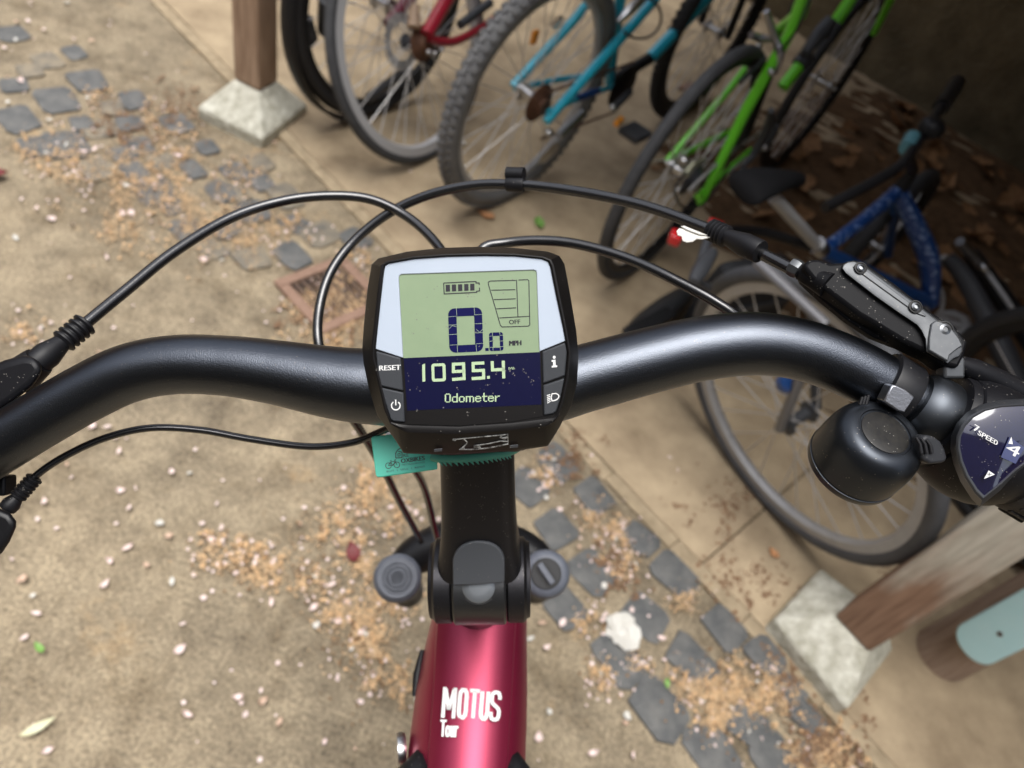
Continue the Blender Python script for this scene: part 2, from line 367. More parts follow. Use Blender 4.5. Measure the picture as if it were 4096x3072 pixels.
for i, (x, y, k) in enumerate(setts):
    c = W(x, y); kk = k*(1.0 if x > 1900 else 1.1); hx, hy = .043*kk*random.uniform(.85, 1.12), .038*kk*random.uniform(.85, 1.1)
    a = ang+random.gauss(0, .12); ca, sa = math.cos(a), math.sin(a)
    base = []
    for (u, v) in ((-1, -.75), (-.72, -1), (.7, -1), (1, -.7), (1, .72), (.68, 1), (-.7, 1), (-1, .7)):
        u *= hx*random.uniform(.86, 1.1); v *= hy*random.uniform(.86, 1.1)
        base.append(c+V((u*ca-v*sa, u*sa+v*ca, 0)))
    mid = c; top = random.uniform(.006, .012)
    r0 = [q+UP*.0005 for q in base]; r1 = [q+UP*top*.7 for q in base]; r2 = [mid+(q-mid)*.86+UP*top for q in base]
    mm = M_sett2 if (x < 1300 and random.random() < .25) else M_sett
    r3 = [mid+(q-mid)*.5+UP*(top+random.uniform(-.0015, .002)) for q in base]
    MB().loft([r0, r1, r2, r3]).build('sett', mm, ground, smooth=50)
# ---------------------------------------------------------------- roof shelter
def pz(px, py, xy):
    """height at which the vertical through xy crosses picture row py"""
    best = None
    for z in np.linspace(0, 1.3, 400):
        c = R3.T@(V((xy[0], xy[1], z))-CAM)
        yy = 1536-F_PX*c[1]/-c[2]; e = abs(yy-py)
        if best is None or e < best[0]: best = (e, z)
    return best[1]
def footing_and_post(A, B, C, a, b, zt, zp, pm, label, plabel, top=2.17):
    A, B, C = W(*A, zt), W(*B, zt), W(*C, zt); D = A+C-B
    a, b = W(*a, zp), W(*b, zp); e = b-a; e[2] = 0; wd = np.linalg.norm(e); e = e/wd
    nb = V((-e[1], e[0], 0))
    if np.dot(nb, a-CAM) < 0: nb = -nb
    if np.dot(C-B, nb) < 0: nb = -nb
    q = [a, b, b+nb*wd, a+nb*wd]
    lo = [V((p[0], p[1], -.02)) for p in (A, B, C, D)]; hi = [A, B, C, D]
    cen = (A+C)/2
    fo = thing('post_footing', label, 'footing', (cen[0], cen[1], 0))
    mb = MB(); sub = lambda R, n=6: [R[i]*(1-k/n)+R[(i+1) % 4]*(k/n) for i in range(4) for k in range(n)]
    MB().loft([sub(lo), sub(hi), sub([p*.02+qq*.98 for p, qq in zip(hi, [V((p[0], p[1], zp-.004)) for p in q])])]).build('block', M_conc, fo, smooth=0, bevel=.006, bseg=3)
    pc = (q[0]+q[2])/2; po = thing('wooden_post', plabel, 'post', (pc[0], pc[1], zp))
    MB().loft([[p+UP*(z-p[2]) for p in q] for z in list(np.linspace(zp-.003, top, 12))]).build('shaft', pm, po, smooth=0, bevel=.006, bseg=3)
    for dx in (0,):
        MB().box((pc[0], pc[1], top+.012), V(SL)*wd*.8, V(SN)*wd*.8, UP*.012).build('cap_plate', M_iron, po)
    return pc, wd
p1c, w1 = footing_and_post((790, 430), (1048, 556), (1230, 420), (936, 312), (1037, 362), .035, .115, M_post1,
    'pale concrete footing at the top left of the picture, under the weathered post', 'weathered brown wooden post standing at the top left beside the black mudguard')
p2c, w2 = footing_and_post((3095, 2480), (3390, 2835), (3570, 2592), (3342, 2463), (3478, 2608), .05, .115, M_post2,
    'pale concrete footing at the lower right, beside the turquoise board', 'brown wooden post with silvered upper face at the lower right by the slick tyre')
roof = thing('shelter_roof', 'dark boarded lean to roof over the parked bicycles, carried by the two posts', 'roof', sh(0, 0, 2.4))
tq = .5*(np.dot(p1c-sh(0, 0), SN)+np.dot(p2c-sh(0, 0), SN)); s1 = np.dot(p1c-sh(0, 0), SL)
rl = s1-.35
for k in range(int((9-rl)/.24)):
    a = rl+k*.24
    MB().prism([sh(a, tq-.07, 2.25), sh(a+.234, tq-.07, 2.25), sh(a+.234, 3.3, 2.55), sh(a, 3.3, 2.55)], UP*.03).build('board', M_roof, roof)
MB().box(sh((rl+9)/2, tq, 2.235), SL*(9-rl)/2, SN*.05, UP*.028).build('beam', M_roof, roof)
# rough rendered back wall and end wall of the shelter
def rough_wall(o, d, inward, length, height, label):
    t = thing('rough_wall', label, 'wall', o); mb = MB(); nx, nz = int(length/.06), int(height/.06); g = []
    ph = [(random.uniform(1, 9), random.uniform(1, 9), random.random()*6, random.uniform(.3, 1)) for _ in range(14)]
    for i in range(nx+1):
        for j in range(nz+1):
            x, z = length*i/nx, height*j/nz
            dd = sum(a*math.sin(p*x+q*z+r) for p, q, r, a in ph)*.0045+rng.normal()*.006
            g.append(V(o)+d*x+UP*z+inward*dd)
    mb.add(g, [(i*(nz+1)+j, i*(nz+1)+j+1, (i+1)*(nz+1)+j+1, (i+1)*(nz+1)+j) for i in range(nx) for j in range(nz)])
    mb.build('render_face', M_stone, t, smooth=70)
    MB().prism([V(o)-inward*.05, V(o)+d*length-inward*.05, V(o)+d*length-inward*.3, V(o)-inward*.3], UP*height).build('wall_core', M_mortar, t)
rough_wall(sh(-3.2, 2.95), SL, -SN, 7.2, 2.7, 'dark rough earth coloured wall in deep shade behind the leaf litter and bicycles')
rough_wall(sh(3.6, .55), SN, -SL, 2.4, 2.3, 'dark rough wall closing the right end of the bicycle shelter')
def blocker_wall(a, b, h, label):  # added unseen walls that cut low sky light and darken side reflections
    a, b = V(a), V(b); d = nrm(b-a); n_ = V((-d[1], d[0], 0)); L_ = np.linalg.norm(b-a)
    t = thing('blocker_wall', label, 'wall', (a+b)/2)
    MB().prism([a-n_*.12, b-n_*.12, b+n_*.12, a+n_*.12], UP*h).build('wall', mat('old dark brick', (.13, .07, .045), .9, col2=(.2, .12, .08), nscale=14), t)
    MB().prism([a-n_*.16+UP*h, b-n_*.16+UP*h, b+n_*.16+UP*h, a+n_*.16+UP*h], UP*.07).build('coping', M_conc, t)
blocker_wall((-4.6, -2.4, 0), (-4.6, 6.5, 0), 3.0, 'added brick wall, unseen, cutting low sky light from the left')
blocker_wall((-4.6, 7.2, 0), (3.2, 7.2, 0), 3.2, 'added brick wall, unseen, cutting low sky light from the far end')
# added unseen house front with window and door, to darken the sky behind
yard = thing('house_blocker', 'added tall house wall, unseen, darkening the sky behind the camera', 'light blocker', (-.8, -2.6, 0))
MB().box((-.5, -3.2, 2.6), (6, 0, 0), (0, .2, 0), (0, 0, 2.6)).build('wall', mat('grey render', (.16, .145, .12), .9, col2=(.2, .18, .15), nscale=3), yard)
MB().box((.6, -2.985, 2.1), (.55, 0, 0), (0, .02, 0), (0, 0, .6)).build('window', M_window, yard)
MB().box((-1.6, -2.98, 1.05), (.45, 0, 0), (0, .025, 0), (0, 0, 1.04)).build('door', M_black, yard)
# drain gully
dA, dB = W(1093, 1139), W(1372, 1034); dx = dB-dA; dl = np.linalg.norm(dx); dx = dx/dl; dyv = V((dx[1], -dx[0], 0))
drain = thing('gully_drain', 'square terracotta framed drain choked with blossom and tan catkin dust in the gutter', 'drain', dA+dx*dl/2+dyv*dl/2)
fr_ = MB(); q = lambda u, v, z: dA+dx*u+dyv*v+UP*z
for (u0, u1, v0, v1) in ((0, dl, 0, .028), (0, dl, dl-.028, dl), (0, .028, .0285, dl-.0285), (dl-.028, dl, .0285, dl-.0285)):
    fr_.prism([q(u0, v0, .001), q(u1, v0, .001), q(u1, v1, .001), q(u0, v1, .001)], UP*.016)
fr_.build('frame', M_terra, drain, bevel=.004)
MB().prism([q(.028, .028, .001), q(dl-.028, .028, .001), q(dl-.028, dl-.028, .001), q(.028, dl-.028, .001)], UP*.003).build('pit_shade_plate', M_dark, drain)  # flat black plate, no hole: the pit's shade is put into the colour
for k in range(7):
    u = .036+k*(dl-.072)/6.6
    MB().prism([q(u, .03, .005), q(u+.012, .03, .005), q(u+.012, dl-.03, .005), q(u, dl-.03, .005)], UP*.007).build('bar', M_iron, drain)
# round log with turquoise board
lc = W(3742, 2630); lc = V((lc[0], lc[1], 0)); toc = nrm(V((-lc[0], -lc[1], 0))); lr = .058
lc2 = lc-toc*lr*.2
log = thing('round_post', 'round timber post next to the square post at the lower right', 'post', lc2)
MB().lathe(lc2-UP*.01, UP, [(lr*1.05, 0), (lr, .1), (lr*.99, .5), (lr*.98, 1.15), (lr*.9, 1.17)], 28).build('log', M_log, log, smooth=50)
bx = nrm(np.cross(UP, toc)); bo = lc2+toc*(lr+.016)+bx*.012
zb = pz(3960, 2592, bo[:2])
brd = thing('turquoise_board', 'pale turquoise board with rounded end and one screw, fixed to the round post', 'board', bo+UP*zb)
hw = .042
out = [(-hw, .62), (-hw, hw*.9)]+[(hw*math.cos(t), hw*.9+hw*.9*math.sin(t)) for t in np.linspace(math.pi*1.08, math.pi*1.92, 12)]+[(hw, hw*.9), (hw, .62)]
MB().prism([bo+bx*u+UP*(zb+v) for u, v in out], toc*.02).build('plank', M_paint, brd, smooth=40, bevel=.004, bseg=3)
MB().lathe(bo+bx*.004+UP*(zb+.1)+toc*.02, toc, [(.0052, 0), (.005, .0012), (.002, .0018)], 12).build('screw', M_iron, brd)

# ================================================================== PARKED BICYCLES
def bframe(x, y, az, lean):
    th, ph = math.radians(az), math.radians(lean)
    u = V((math.cos(th), math.sin(th), 0)); s = V((-math.sin(th), math.cos(th), 0)); v = math.cos(ph)*UP+math.sin(ph)*s
    return V((x, y, .011)), u, v, np.cross(u, v)
def bp(F, a, b, off=0): return F[0]+F[1]*a+F[2]*b+F[3]*off
def bpx(F, px, py, off=0):
    return on_plane(px, py, F[0]+F[3]*off, F[3])
def wheel(F, th, a, b, R, tw, tm, rm, name='wheel', nsp=32, knob=False, rim_w=.011, hubm=None, rimh=.02):
    c = bp(F, a, b); u, v, n = F[1], F[2], F[3]
    N = 72; circ = lambda r, o=0: [c+u*r*math.cos(t)+v*r*math.sin(t)+n*o for t in np.linspace(0, 2*math.pi, N, endpoint=False)]
    tr = tw/2
    wl = MB().tube(circ(R-tr), tr, 12, close=True)
    if knob:
        for i in range(78):
            t = 2*math.pi*i/78
            for k in (-1, 0, 1):
                tt = t+(math.pi/78 if k == 0 else 0); e = u*math.cos(tt)+v*math.sin(tt); g = -u*math.sin(tt)+v*math.cos(tt)
                dirn = nrm(e+n*k*.85); wl.box(c+e*(R-tr)+dirn*(tr+.001), g*.0075, nrm(np.cross(g, dirn))*.0065, dirn*.004)
    W_ = wl.build(name, tm, th, smooth=50)
    r1 = R-tw*.82
    prof = [(r1, rim_w), (r1-rimh, rim_w), (r1-rimh-.006, 0), (r1-rimh, -rim_w), (r1, -rim_w)]
    MB().loft([circ(r, o) for r, o in prof], cap=False, close=True).build('rim', rm, W_, smooth=40)
    sp = MB()
    for i in range(nsp):
        t = 2*math.pi*i/nsp; sd = 1 if i % 2 else -1; t2 = t+(.9 if (i//2) % 2 else -.9)
        e2 = u*math.cos(t2)+v*math.sin(t2); e = u*math.cos(t)+v*math.sin(t)
        sp.tube([c+e2*.022+n*sd*.03, c+e*(r1-rimh)], .0015, 5)
    sp.build('spokes', M_spoke, W_, smooth=60)
    MB().lathe(c-n*.052, n, [(.006, 0), (.007, .012), (.024, .018), (.024, .024), (.013, .03), (.013, .074), (.024, .08), (.024, .086), (.007, .092), (.006, .104)], 18).build('hub', hubm or M_chrome, W_)
    return W_
def pipe(th, name, pts, r, m, n=1, label=None, seg=12):
    return MB().tube(spline(pts, n) if n > 1 else pts, r, seg).build(name, m, th, smooth=50)
def bolt(th, name, p, r, m): return MB().lathe(V(p)-UP*r*.5, UP, [(r*.5, 0), (r, r*.4), (r, r), (r*.6, r*1.4)], 12).build(name, m, th, smooth=50)

# --- teal mountain bike
F = bframe(-.238, 1.945, 64, 0); R_ = .343
t = thing('bicycle', 'teal mountain bicycle with knobbly rear tyre, parked between the red and green ones', 'bicycle', F[0])
wh_ = wheel(F, t, .01, R_, R_, .052, M_tyreg, M_rimg, 'rear_wheel', knob=True, nsp=32)
wheel(F, t, 1.08, R_, R_, .05, M_tyred, M_black, 'front_wheel', knob=True)
pipe(t, 'seat_stay', [bpx(F, 2050, 345, -.065), bpx(F, 2290, 88, -.055), bp(F, .26, .61, -.03)], [.012, .0135, .0135], M_tealp)
pipe(t, 'seat_stay', [bpx(F, 2182, 488, .068), bpx(F, 2530, 100, .055), bpx(F, 2625, -10, .04)], [.013, .0155, .0155], M_tealp)
pipe(t, 'chainstay', [bp(F, .015, .335, -.062), bp(F, .2, .325, -.05), bp(F, .43, .30, -.035)], .009, M_tealp)
pipe(t, 'chainstay', [bp(F, .02, .33, .062), bp(F, .2, .325, .05), bp(F, .43, .30, .035)], .009, M_tealp)
pipe(t, 'chainstay_guard', [bp(F, .16, .326, .05), bp(F, .29, .318, .045)], .0115, M_bluep)
pipe(t, 'seat_tube', [bp(F, .43, .29), bp(F, .30, .62), bp(F, .24, .80)], .016, M_tealp)
pipe(t, 'down_tube', [bpx(F, 2600, 232), bpx(F, 2880, -60), bp(F, 1.0, .62)], [.021, .021, .021], M_tealp)
pipe(t, 'down_tube_lower', [bp(F, .43, .29), bpx(F, 2598, 234)], .019, M_black)
pipe(t, 'top_tube', [bp(F, .25, .76), bp(F, .97, .82)], .017, M_tealp)
pipe(t, 'fork', [bp(F, 1.08, R_, .06), bp(F, 1.03, .64, .06), bp(F, 1.0, .72, 0), bp(F, .96, .85)], .014, M_black)
pipe(t, 'fork', [bp(F, 1.08, R_, -.06), bp(F, 1.03, .64, -.06), bp(F, 1.0, .72, 0)], .014, M_black)
pipe(t, 'brake_arm', [bpx(F, 2470, 88, .075), bpx(F, 2520, 40, .085), bpx(F, 2580, -15, .08)], [.008, .014, .012], M_chrome)
pipe(t, 'brake_arm', [bpx(F, 2245, 70, -.07), bpx(F, 2215, 105, -.085)], [.008, .012], M_chrome)
pipe(t, 'brake_cable', [bpx(F, 2560+85*math.cos(a), 70+85*math.sin(a), .08) for a in np.linspace(-1.6, 2.4, 14)], .004, M_dgrey, 2)
MB().lathe(bp(F, .01, R_, .03), F[3], [(.055, 0), (.055, .003), (.046, .006), (.046, .009), (.036, .012), (.036, .015), (.026, .018), (.024, .026)], 22).build('cassette', M_rust, t, smooth=0)
MB().lathe(bpx(F, 2075, 350, -.05), F[3]*-1, [(.010, -.06), (.013, -.03), (.010, .0), (.010, .02)], 14).build('axle_nut', M_chrome, t)
pipe(t, 'axle_sleeve', [bpx(F, 2085, 350, -.03), bpx(F, 2150, 405, .035)], .0125, M_chrome)
bolt(t, 'derailleur_bolt', bpx(F, 2195, 533, .09), .013, M_chrome)
pipe(t, 'derailleur_arm', [bpx(F, 2235, 545, .095), bpx(F, 2330, 450, .085)], [.014, .011], M_alu)
MB().loft([[bpx(F, x+dx_*.5, y+dy_*.5, o) for x, y in ((2150, 655), (2165, 620), (2215, 568), (2240, 572), (2235, 600), (2180, 652))] for o, dx_, dy_ in ((.085, 0, 0), (.095, 0, 0))]).build('derailleur_cage', M_chrome, t, bevel=.002)
pipe(t, 'crank_arm', [bp(F, .43, .30, .08), bpx(F, 2455, 432, .12)], .012, M_dgrey)
bolt(t, 'pedal_axle', bpx(F, 2450, 433, .125), .012, M_chrome)
pc = bpx(F, 2540, 530, .16)
MB().box(pc, F[1]*.045, F[3]*.038, F[2]*.011).build('pedal', M_dgrey, t, bevel=.004)
MB().box(bpx(F, 2470, 500, .15)+UP*.012, nrm(F[1]-.2*F[3])*.024, F[3]*.009, UP*.008).build('pedal_reflector', M_orange, t, bevel=.002)
MB().box(bpx(F, 2138, 148, -.01), F[2]*.018, F[1]*.011, F[3]*.005).build('spoke_reflector', M_orange, t, bevel=.002)
MB().lathe(bp(F, .43, .30, .05), F[3], [(.07, 0), (.07, .003), (.05, .006), (.02, .012)], 30).build('chainring', M_black, t)
pipe(t, 'chain', [bp(F, .01, .385, .05), bp(F, .43, .385, .055)], .004, M_rust)
pipe(t, 'chain', [bp(F, .03, .24, .06), bp(F, .43, .215, .055)], .004, M_rust)

# --- green bike
F = bframe(.222, 1.845, 65.5, 0); R_ = .347
t = thing('bicycle', 'lime green bicycle with thin slick tyre and silver brake, right of the teal one', 'bicycle', F[0])
wheel(F, t, .01, R_, R_, .032, M_tyre, M_black, 'rear_wheel', nsp=28, rim_w=.009)
wheel(F, t, 1.05, R_, R_, .032, M_tyred, M_black, 'front_wheel', nsp=28, rim_w=.009)
pipe(t, 'seat_stay', [bpx(F, 2668, 645, -.062), bpx(F, 2935, 335, -.05), bpx(F, 3010, 235, -.05)], .0095, M_green)
pipe(t, 'seat_stay', [bpx(F, 2800, 815, .07), bpx(F, 2990, 430, .055), bpx(F, 3160, 130, .04), bpx(F, 3215, -20, .03)], [.0115, .0145, .0145, .0145], M_green)
pipe(t, 'stay_bridge', [bpx(F, 3095, 135, -.03), bpx(F, 3200, 45, .03)], .012, M_green)
pipe(t, 'chainstay', [bpx(F, 2672, 645, -.062), bpx(F, 2985, 498, -.045)], .010, M_green)
pipe(t, 'chainstay', [bp(F, .03, .30, .065), bp(F, .42, .30, .04)], .010, M_green)
pipe(t, 'seat_tube', [bp(F, .45, .28), bp(F, .24, .80)], .014, M_black)
pipe(t, 'seat_tube_upper', [bpx(F, 3200, 60), bpx(F, 3235, -60)], .017, M_green)
pipe(t, 'down_tube', [bpx(F, 3130, 350), bpx(F, 3195, 265)], .0185, M_green)
pipe(t, 'down_tube_upper', [bpx(F, 3345, 85), bpx(F, 3440, -60)], .0185, M_green)
MB().tube([bpx(F, 3195, 262), bpx(F, 3225, 225), bpx(F, 3230, 200), bpx(F, 3275, 140), bpx(F, 3290, 128), bpx(F, 3325, 80)], [.024, .027, .018, .022, .026, .02], 14).build('lock', M_dgrey, t, smooth=40)
pipe(t, 'fork', [bpx(F, 3495, 135, .05), bpx(F, 3575, -30, .05)], [.010, .014], mat('fork green paint', (.15, .66, .025), .32, coat=.4))  # same lime green as the seat stays
pipe(t, 'brake_arm', [bpx(F, 3065, 45, -.02), bpx(F, 3100, 150, .02), bpx(F, 3120, 215, .05), bpx(F, 3095, 295, .06)], [.007, .010, .012, .008], M_alu, 4)
pipe(t, 'brake_arm', [bpx(F, 3005, 140, -.06), bpx(F, 3050, 155, -.04), bpx(F, 3100, 155, 0)], [.010, .011, .008], M_alu, 4)
bolt(t, 'brake_bolt', bpx(F, 3035, 190, -.05), .010, M_chrome); bolt(t, 'brake_bolt', bpx(F, 3085, 292, .06), .011, M_chrome)
pipe(t, 'kickstand', [bpx(F, 2945, 465, -.06), bpx(F, 3035, 325, -.05)], [.011, .008], M_alu)
bolt(t, 'kickstand_bolt', bpx(F, 2955, 455, -.06), .015, M_chrome)
ch = MB(); ch2 = MB()
for i in range(46):
    u_ = i/45; x = 2755+(3050-2755)*u_; y = 765-(765-525)*u_-18*math.sin(u_*math.pi)
    ch.lathe(bpx(F, x, y, .06)-F[3]*.004, F[3], [(.004, 0), (.004, .008)], 8); ch.box(bpx(F, x, y, .06), F[1]*.004, F[2]*.0028, F[3]*.0025)
    ch2.lathe(bpx(F, x+40, y+40, .06)-F[3]*.004, F[3], [(.004, 0), (.004, .008)], 8)
ch.build('chain', M_chrome, t); ch2.build('chain', M_chrome, t)
MB().lathe(bp(F, .01, R_, .03), F[3], [(.05, 0), (.05, .003), (.042, .006), (.042, .009), (.03, .015), (.024, .026)], 22).build('cassette', M_dgrey, t, smooth=0)
pipe(t, 'derailleur_cage', [bpx(F, 2740, 700, .08), bpx(F, 2770, 660, .08), bpx(F, 2820, 640, .08)], [.012, .01, .006], mat('olive alloy', (.2, .2, .14), .4, .5))
bolt(t, 'derailleur_bolt', bpx(F, 2735, 645, .08), .012, M_chrome)
bolt(t, 'crank_bolt', bpx(F, 3055, 590, .085), .015, M_chrome)
pipe(t, 'crank_arm', [bpx(F, 3055, 590, .085), bpx(F, 3110, 500, .085)], [.012, .010], M_dgrey)

pipe(t, 'brake_cable', [bpx(F, 3120, 200, .06), bpx(F, 3180, 130, .09), bpx(F, 3230, 20, .08), bpx(F, 3270, -60, .06)], .0028, M_black, 5)
pipe(t, 'gear_cable', [bpx(F, 2745, 690, .09), bpx(F, 2700, 760, .12), bpx(F, 2740, 830, .11), bpx(F, 2840, 790, .09), bpx(F, 2990, 520, .07)], .0028, M_black, 6)
pipe(t, 'mudguard_stay', [bpx(F, 2960, 680, .10), bpx(F, 3020, 610, .10), bpx(F, 3075, 500, .10), bpx(F, 3085, 440, .10)], [.004, .012, .014, .008], M_dgrey, 4)
pipe(t, 'rack_stay', [bpx(F, 2960, 330, .02), bpx(F, 3060, 230, .02)], .006, M_dgrey)
# --- red bike
F = bframe(-.498, 2.019, 71, 22); R_ = .343
t = thing('bicycle', 'red bicycle at the top of the picture with pale grey rim and leaning frame', 'bicycle', F[0])
wheel(F, t, .0, R_, R_, .030, M_tyre, mat('pale grey rim', (.46, .46, .47), .42, .15), 'rear_wheel', nsp=32, rimh=.026, rim_w=.0145, hubm=M_dgrey)
pipe(t, 'seat_stay', [bpx(F, 1705, 140, .06), bpx(F, 1800, -25, .06)], [.020, .021], M_red)
pipe(t, 'seat_stay', [bpx(F, 1550, 95, -.065), bpx(F, 1650, -20, -.06)], [.016, .02], M_wine)
pipe(t, 'chainstay', [bpx(F, 1715, 150, .06), bpx(F, 1770, 168, .065), bpx(F, 1835, 160, .06), bpx(F, 1940, 100, .05), bpx(F, 2060, 20, .04)], [.012, .013, .013, .012, .012], M_red, 5)
pipe(t, 'mudguard_stay', [bpx(F, 1840, 100, .05), bpx(F, 1960, 10, .05)], .014, M_dgrey)
gear = MB()
for k in range(26):
    a = 2*math.pi*k/26
    gear.box(bp(F, .072*math.cos(a), R_+.072*math.sin(a), -.045), F[1]*.006, F[2]*.006, F[3]*.002)
gear.lathe(bp(F, 0, R_, -.047), F[3], [(.05, 0), (.068, 0), (.068, .003), (.05, .003), (.05, 0)], 30, cap=False)
gear.build('brake_disc', M_rimg, t, smooth=0)
MB().lathe(bp(F, 0, R_, .03), F[3], [(.05, 0), (.05, .004), (.04, .008), (.03, .015), (.02, .026)], 20).build('cassette', M_rust, t, smooth=0)
pipe(t, 'dropout', [bpx(F, 1660, 20, .03), bpx(F, 1655, 110, .04)], [.012, .02], mat('tan dusty guard', (.36, .25, .17), .6))
for q_ in ((1765, 200), (1740, 215), (1715, 210)): bolt(t, 'axle_nut', bpx(F, *q_, .07), .009, M_chrome)

# --- black mudguard bike behind the red one
F = bframe(-.80, 2.30, 66, 5); R_ = .345
F = (V((-.735, 2.16, .011)),)+F[1:]
t = thing('bicycle', 'black bicycle with long mudguard, half hidden between the wooden post and the red one', 'bicycle', F[0])
wheel(F, t, 0, R_, R_, .04, M_tyred, M_black, 'rear_wheel', nsp=24)
c = bp(F, 0, R_); arc = [c+F[1]*.365*math.cos(a)+F[2]*.365*math.sin(a) for a in np.linspace(math.radians(100), math.radians(255), 24)]
MB().loft([[p_-F[3]*.026-nrm(p_-c)*.012, p_-F[3]*.018, p_+F[3]*.018, p_+F[3]*.026-nrm(p_-c)*.012, p_+F[3]*.018-nrm(p_-c)*.003, p_-F[3]*.018-nrm(p_-c)*.003] for p_ in arc]).build('mudguard', M_black, t, smooth=60)
pipe(t, 'mudguard_stay', [W(1470, 395, .1), W(1560, 330, .16), W(1640, 270, .22)], .015, M_dgrey)
MB().tube([P(1190, -20, 2.0), P(1190, 55, 2.02)], [.03, .026], 14).build('rear_light_housing', mat('pale housing', (.5, .52, .55), .4), t)
MB().tube([P(1215, 70, 2.06), P(1235, 150, 2.1), P(1222, 190, 2.14)], [.024, .027, .014], 12).build('bracket', M_dgrey, t, smooth=60)
MB().tube([P(1320, -10, 2.0), P(1310, 120, 2.12)], [.032, .030], 12).build('reflector_back', M_dgrey, t, smooth=60)

# --- slick tyred wheel, lower right
F = bframe(.637, 1.192, -43.3, -15.5); R_ = .335
t = thing('bicycle', 'grey bicycle with smooth slick tyre, its wheel tilted in front of the lower right post', 'bicycle', F[0])
wheel(F, t, 0, R_, R_, .036, mat('worn slick tyre', (.055, .058, .066), .6, col2=(.10, .104, .113), nscale=14, spec=.35), M_rimg, 'front_wheel', nsp=28, hubm=M_dgrey, rimh=.022)
pipe(t, 'fork', [bp(F, 0, R_, .05), bpx(F, 3291, 1285, .06), bpx(F, 3031, 1045, .06)], .011, mat('mid grey alloy', (.17, .17, .18), .42, .3))
pipe(t, 'fork', [bp(F, 0, R_, -.05), bp(F, -.13, .56, -.05)], .011, M_dgrey)
MB().lathe(bpx(F, 3160, 1525, .05), F[3], [(.012, 0), (.018, .004), (.018, .02), (.01, .026)], 16).build('dynamo', M_bluep, t)
pipe(t, 'brake_caliper', [W(2850, 1010, .5), W(2800, 1085, .5), W(2770, 1130, .5)], [.012, .018, .01], M_dgrey, 4)
MB().box(W(2860, 905, .5), (.017, 0, 0), (0, .012, 0), UP*.012).build('brake_pad', M_redref, t, bevel=.004)
MB().box(W(2700, 950, .5), (.012, 0, 0), (0, .016, 0), UP*.012).build('brake_pad', M_redref, t, bevel=.004)
pipe(t, 'brake_arm', [W(2830, 1150, .45), W(2790, 1100, .48), W(2850, 905, .5)], .010, M_dgrey, 4)
pipe(t, 'frame_tube', [W(2880, 920, .46), W(3060, 930, .46), W(3250, 990, .46)], .011, M_black, 4)
bgp = W(2610, 1290, .0)
bag = thing('saddle_bag', 'small black soft bag lying on the paving beside the slick tyre', 'bag', bgp)
MB().loft([[W(2640+150*k*math.cos(a)-60*k*math.sin(a), 1250+95*k*math.sin(a)-70*k*math.cos(a), z) for a in np.linspace(0, 2*math.pi, 22, endpoint=False)] for k, z in ((.9, .012), (1, .05), (.92, .1), (.7, .135), (.3, .15))]).build('pouch', mat('black nylon', (.016, .017, .02), .6), bag, smooth=60, subd=1)
MB().box(W(2600, 1290, .15), V(SL)*.02, V(SN)*.09, UP*.006).build('strap', M_black, bag, bevel=.003)

# --- blue patterned child's bike
bA, bH, bB, bT = W(3290, 1005, .45), W(3592, 765, .52), W(3722, 1215, .27), W(3095, 790, .60)
t = thing('bicycle', 'blue patterned child bicycle with silver seat post, in the leaf litter at right', 'bicycle', V((bB[0], bB[1], .011)))
pipe(t, 'top_tube', [bA, (bA+bH)/2-UP*.01, bH], [.016, .017, .019], M_blue, 4)
pipe(t, 'down_tube', [bH, bH*.45+bB*.55+CR*.03, bB], [.022, .028, .022], M_blue, 5)
pipe(t, 'seat_tube', [bA+(bT-bA)*.06, bA, bB], .019, M_bluep)
pipe(t, 'seat_clamp', [bA+(bT-bA)*.02, bA+(bT-bA)*.14], .021, M_chrome)
pipe(t, 'seat_post', [bA+(bT-bA)*.1, bT], .0135, M_rimg)
sdl = bT+UP*.02; sf = nrm(V((.6, .55, 0))); sn = V((-sf[1], sf[0], 0))
prof = [(-.12, .07, 0), (-.09, .075, .02), (0, .05, .025), (.07, .028, .02), (.13, .018, .012)]
MB().loft([[sdl-CR*.02+sf*x*.75+sn*wd*.72*math.cos(a)+UP*(zz+.018*math.sin(a)) for a in np.linspace(0, 2*math.pi, 14, endpoint=False)] for x, wd, zz in prof]).build('saddle', mat('worn black saddle', (.008, .008, .009), .75, spec=.12), t, smooth=60, subd=1)
hb = bH+nrm(bH-bB)*.05+UP*.1
pipe(t, 'stem', [bH, bH+UP*.06, W(3635, 620, .7)], [.02, .013, .012], M_black)
gA, gB, gC = W(3560, 690, .70), W(3650, 600, .72), W(3830, 330, .74)
pipe(t, 'handlebar', [W(3300, 830, .66), gA, gB, gC], .011, M_black, 4)
pipe(t, 'grip', [gB*.4+gC*.6, gC], .019, M_black)
bolt(t, 'brake_clamp', W(3720, 520, .74), .028, M_black)
pipe(t, 'stem_badge', [W(3628, 595, .715), W(3650, 550, .72)], .017, M_aqua)
ax = nrm(np.cross(bB-bA, bH-bA))
if np.dot(ax, CAM-bB) < 0: ax = -ax
MB().ring([bB+.05*(CR*.2+CU*0)+(nrm(np.cross(ax, UP))*math.cos(a)+np.cross(ax, nrm(np.cross(ax, UP)))*math.sin(a))*.05 for a in np.linspace(0, 2*math.pi, 24, endpoint=False)],
          [bB+.05*(CR*.2+CU*0)+(nrm(np.cross(ax, UP))*math.cos(a)+np.cross(ax, nrm(np.cross(ax, UP)))*math.sin(a))*.036 for a in np.linspace(0, 2*math.pi, 24, endpoint=False)], ax*.004).build('chainring', M_rimg, t)
pd = W(3800, 1300, .2)
pe1, pe2 = nrm(V((.8, -.3, .2))), nrm(V((.3, .8, .3)))
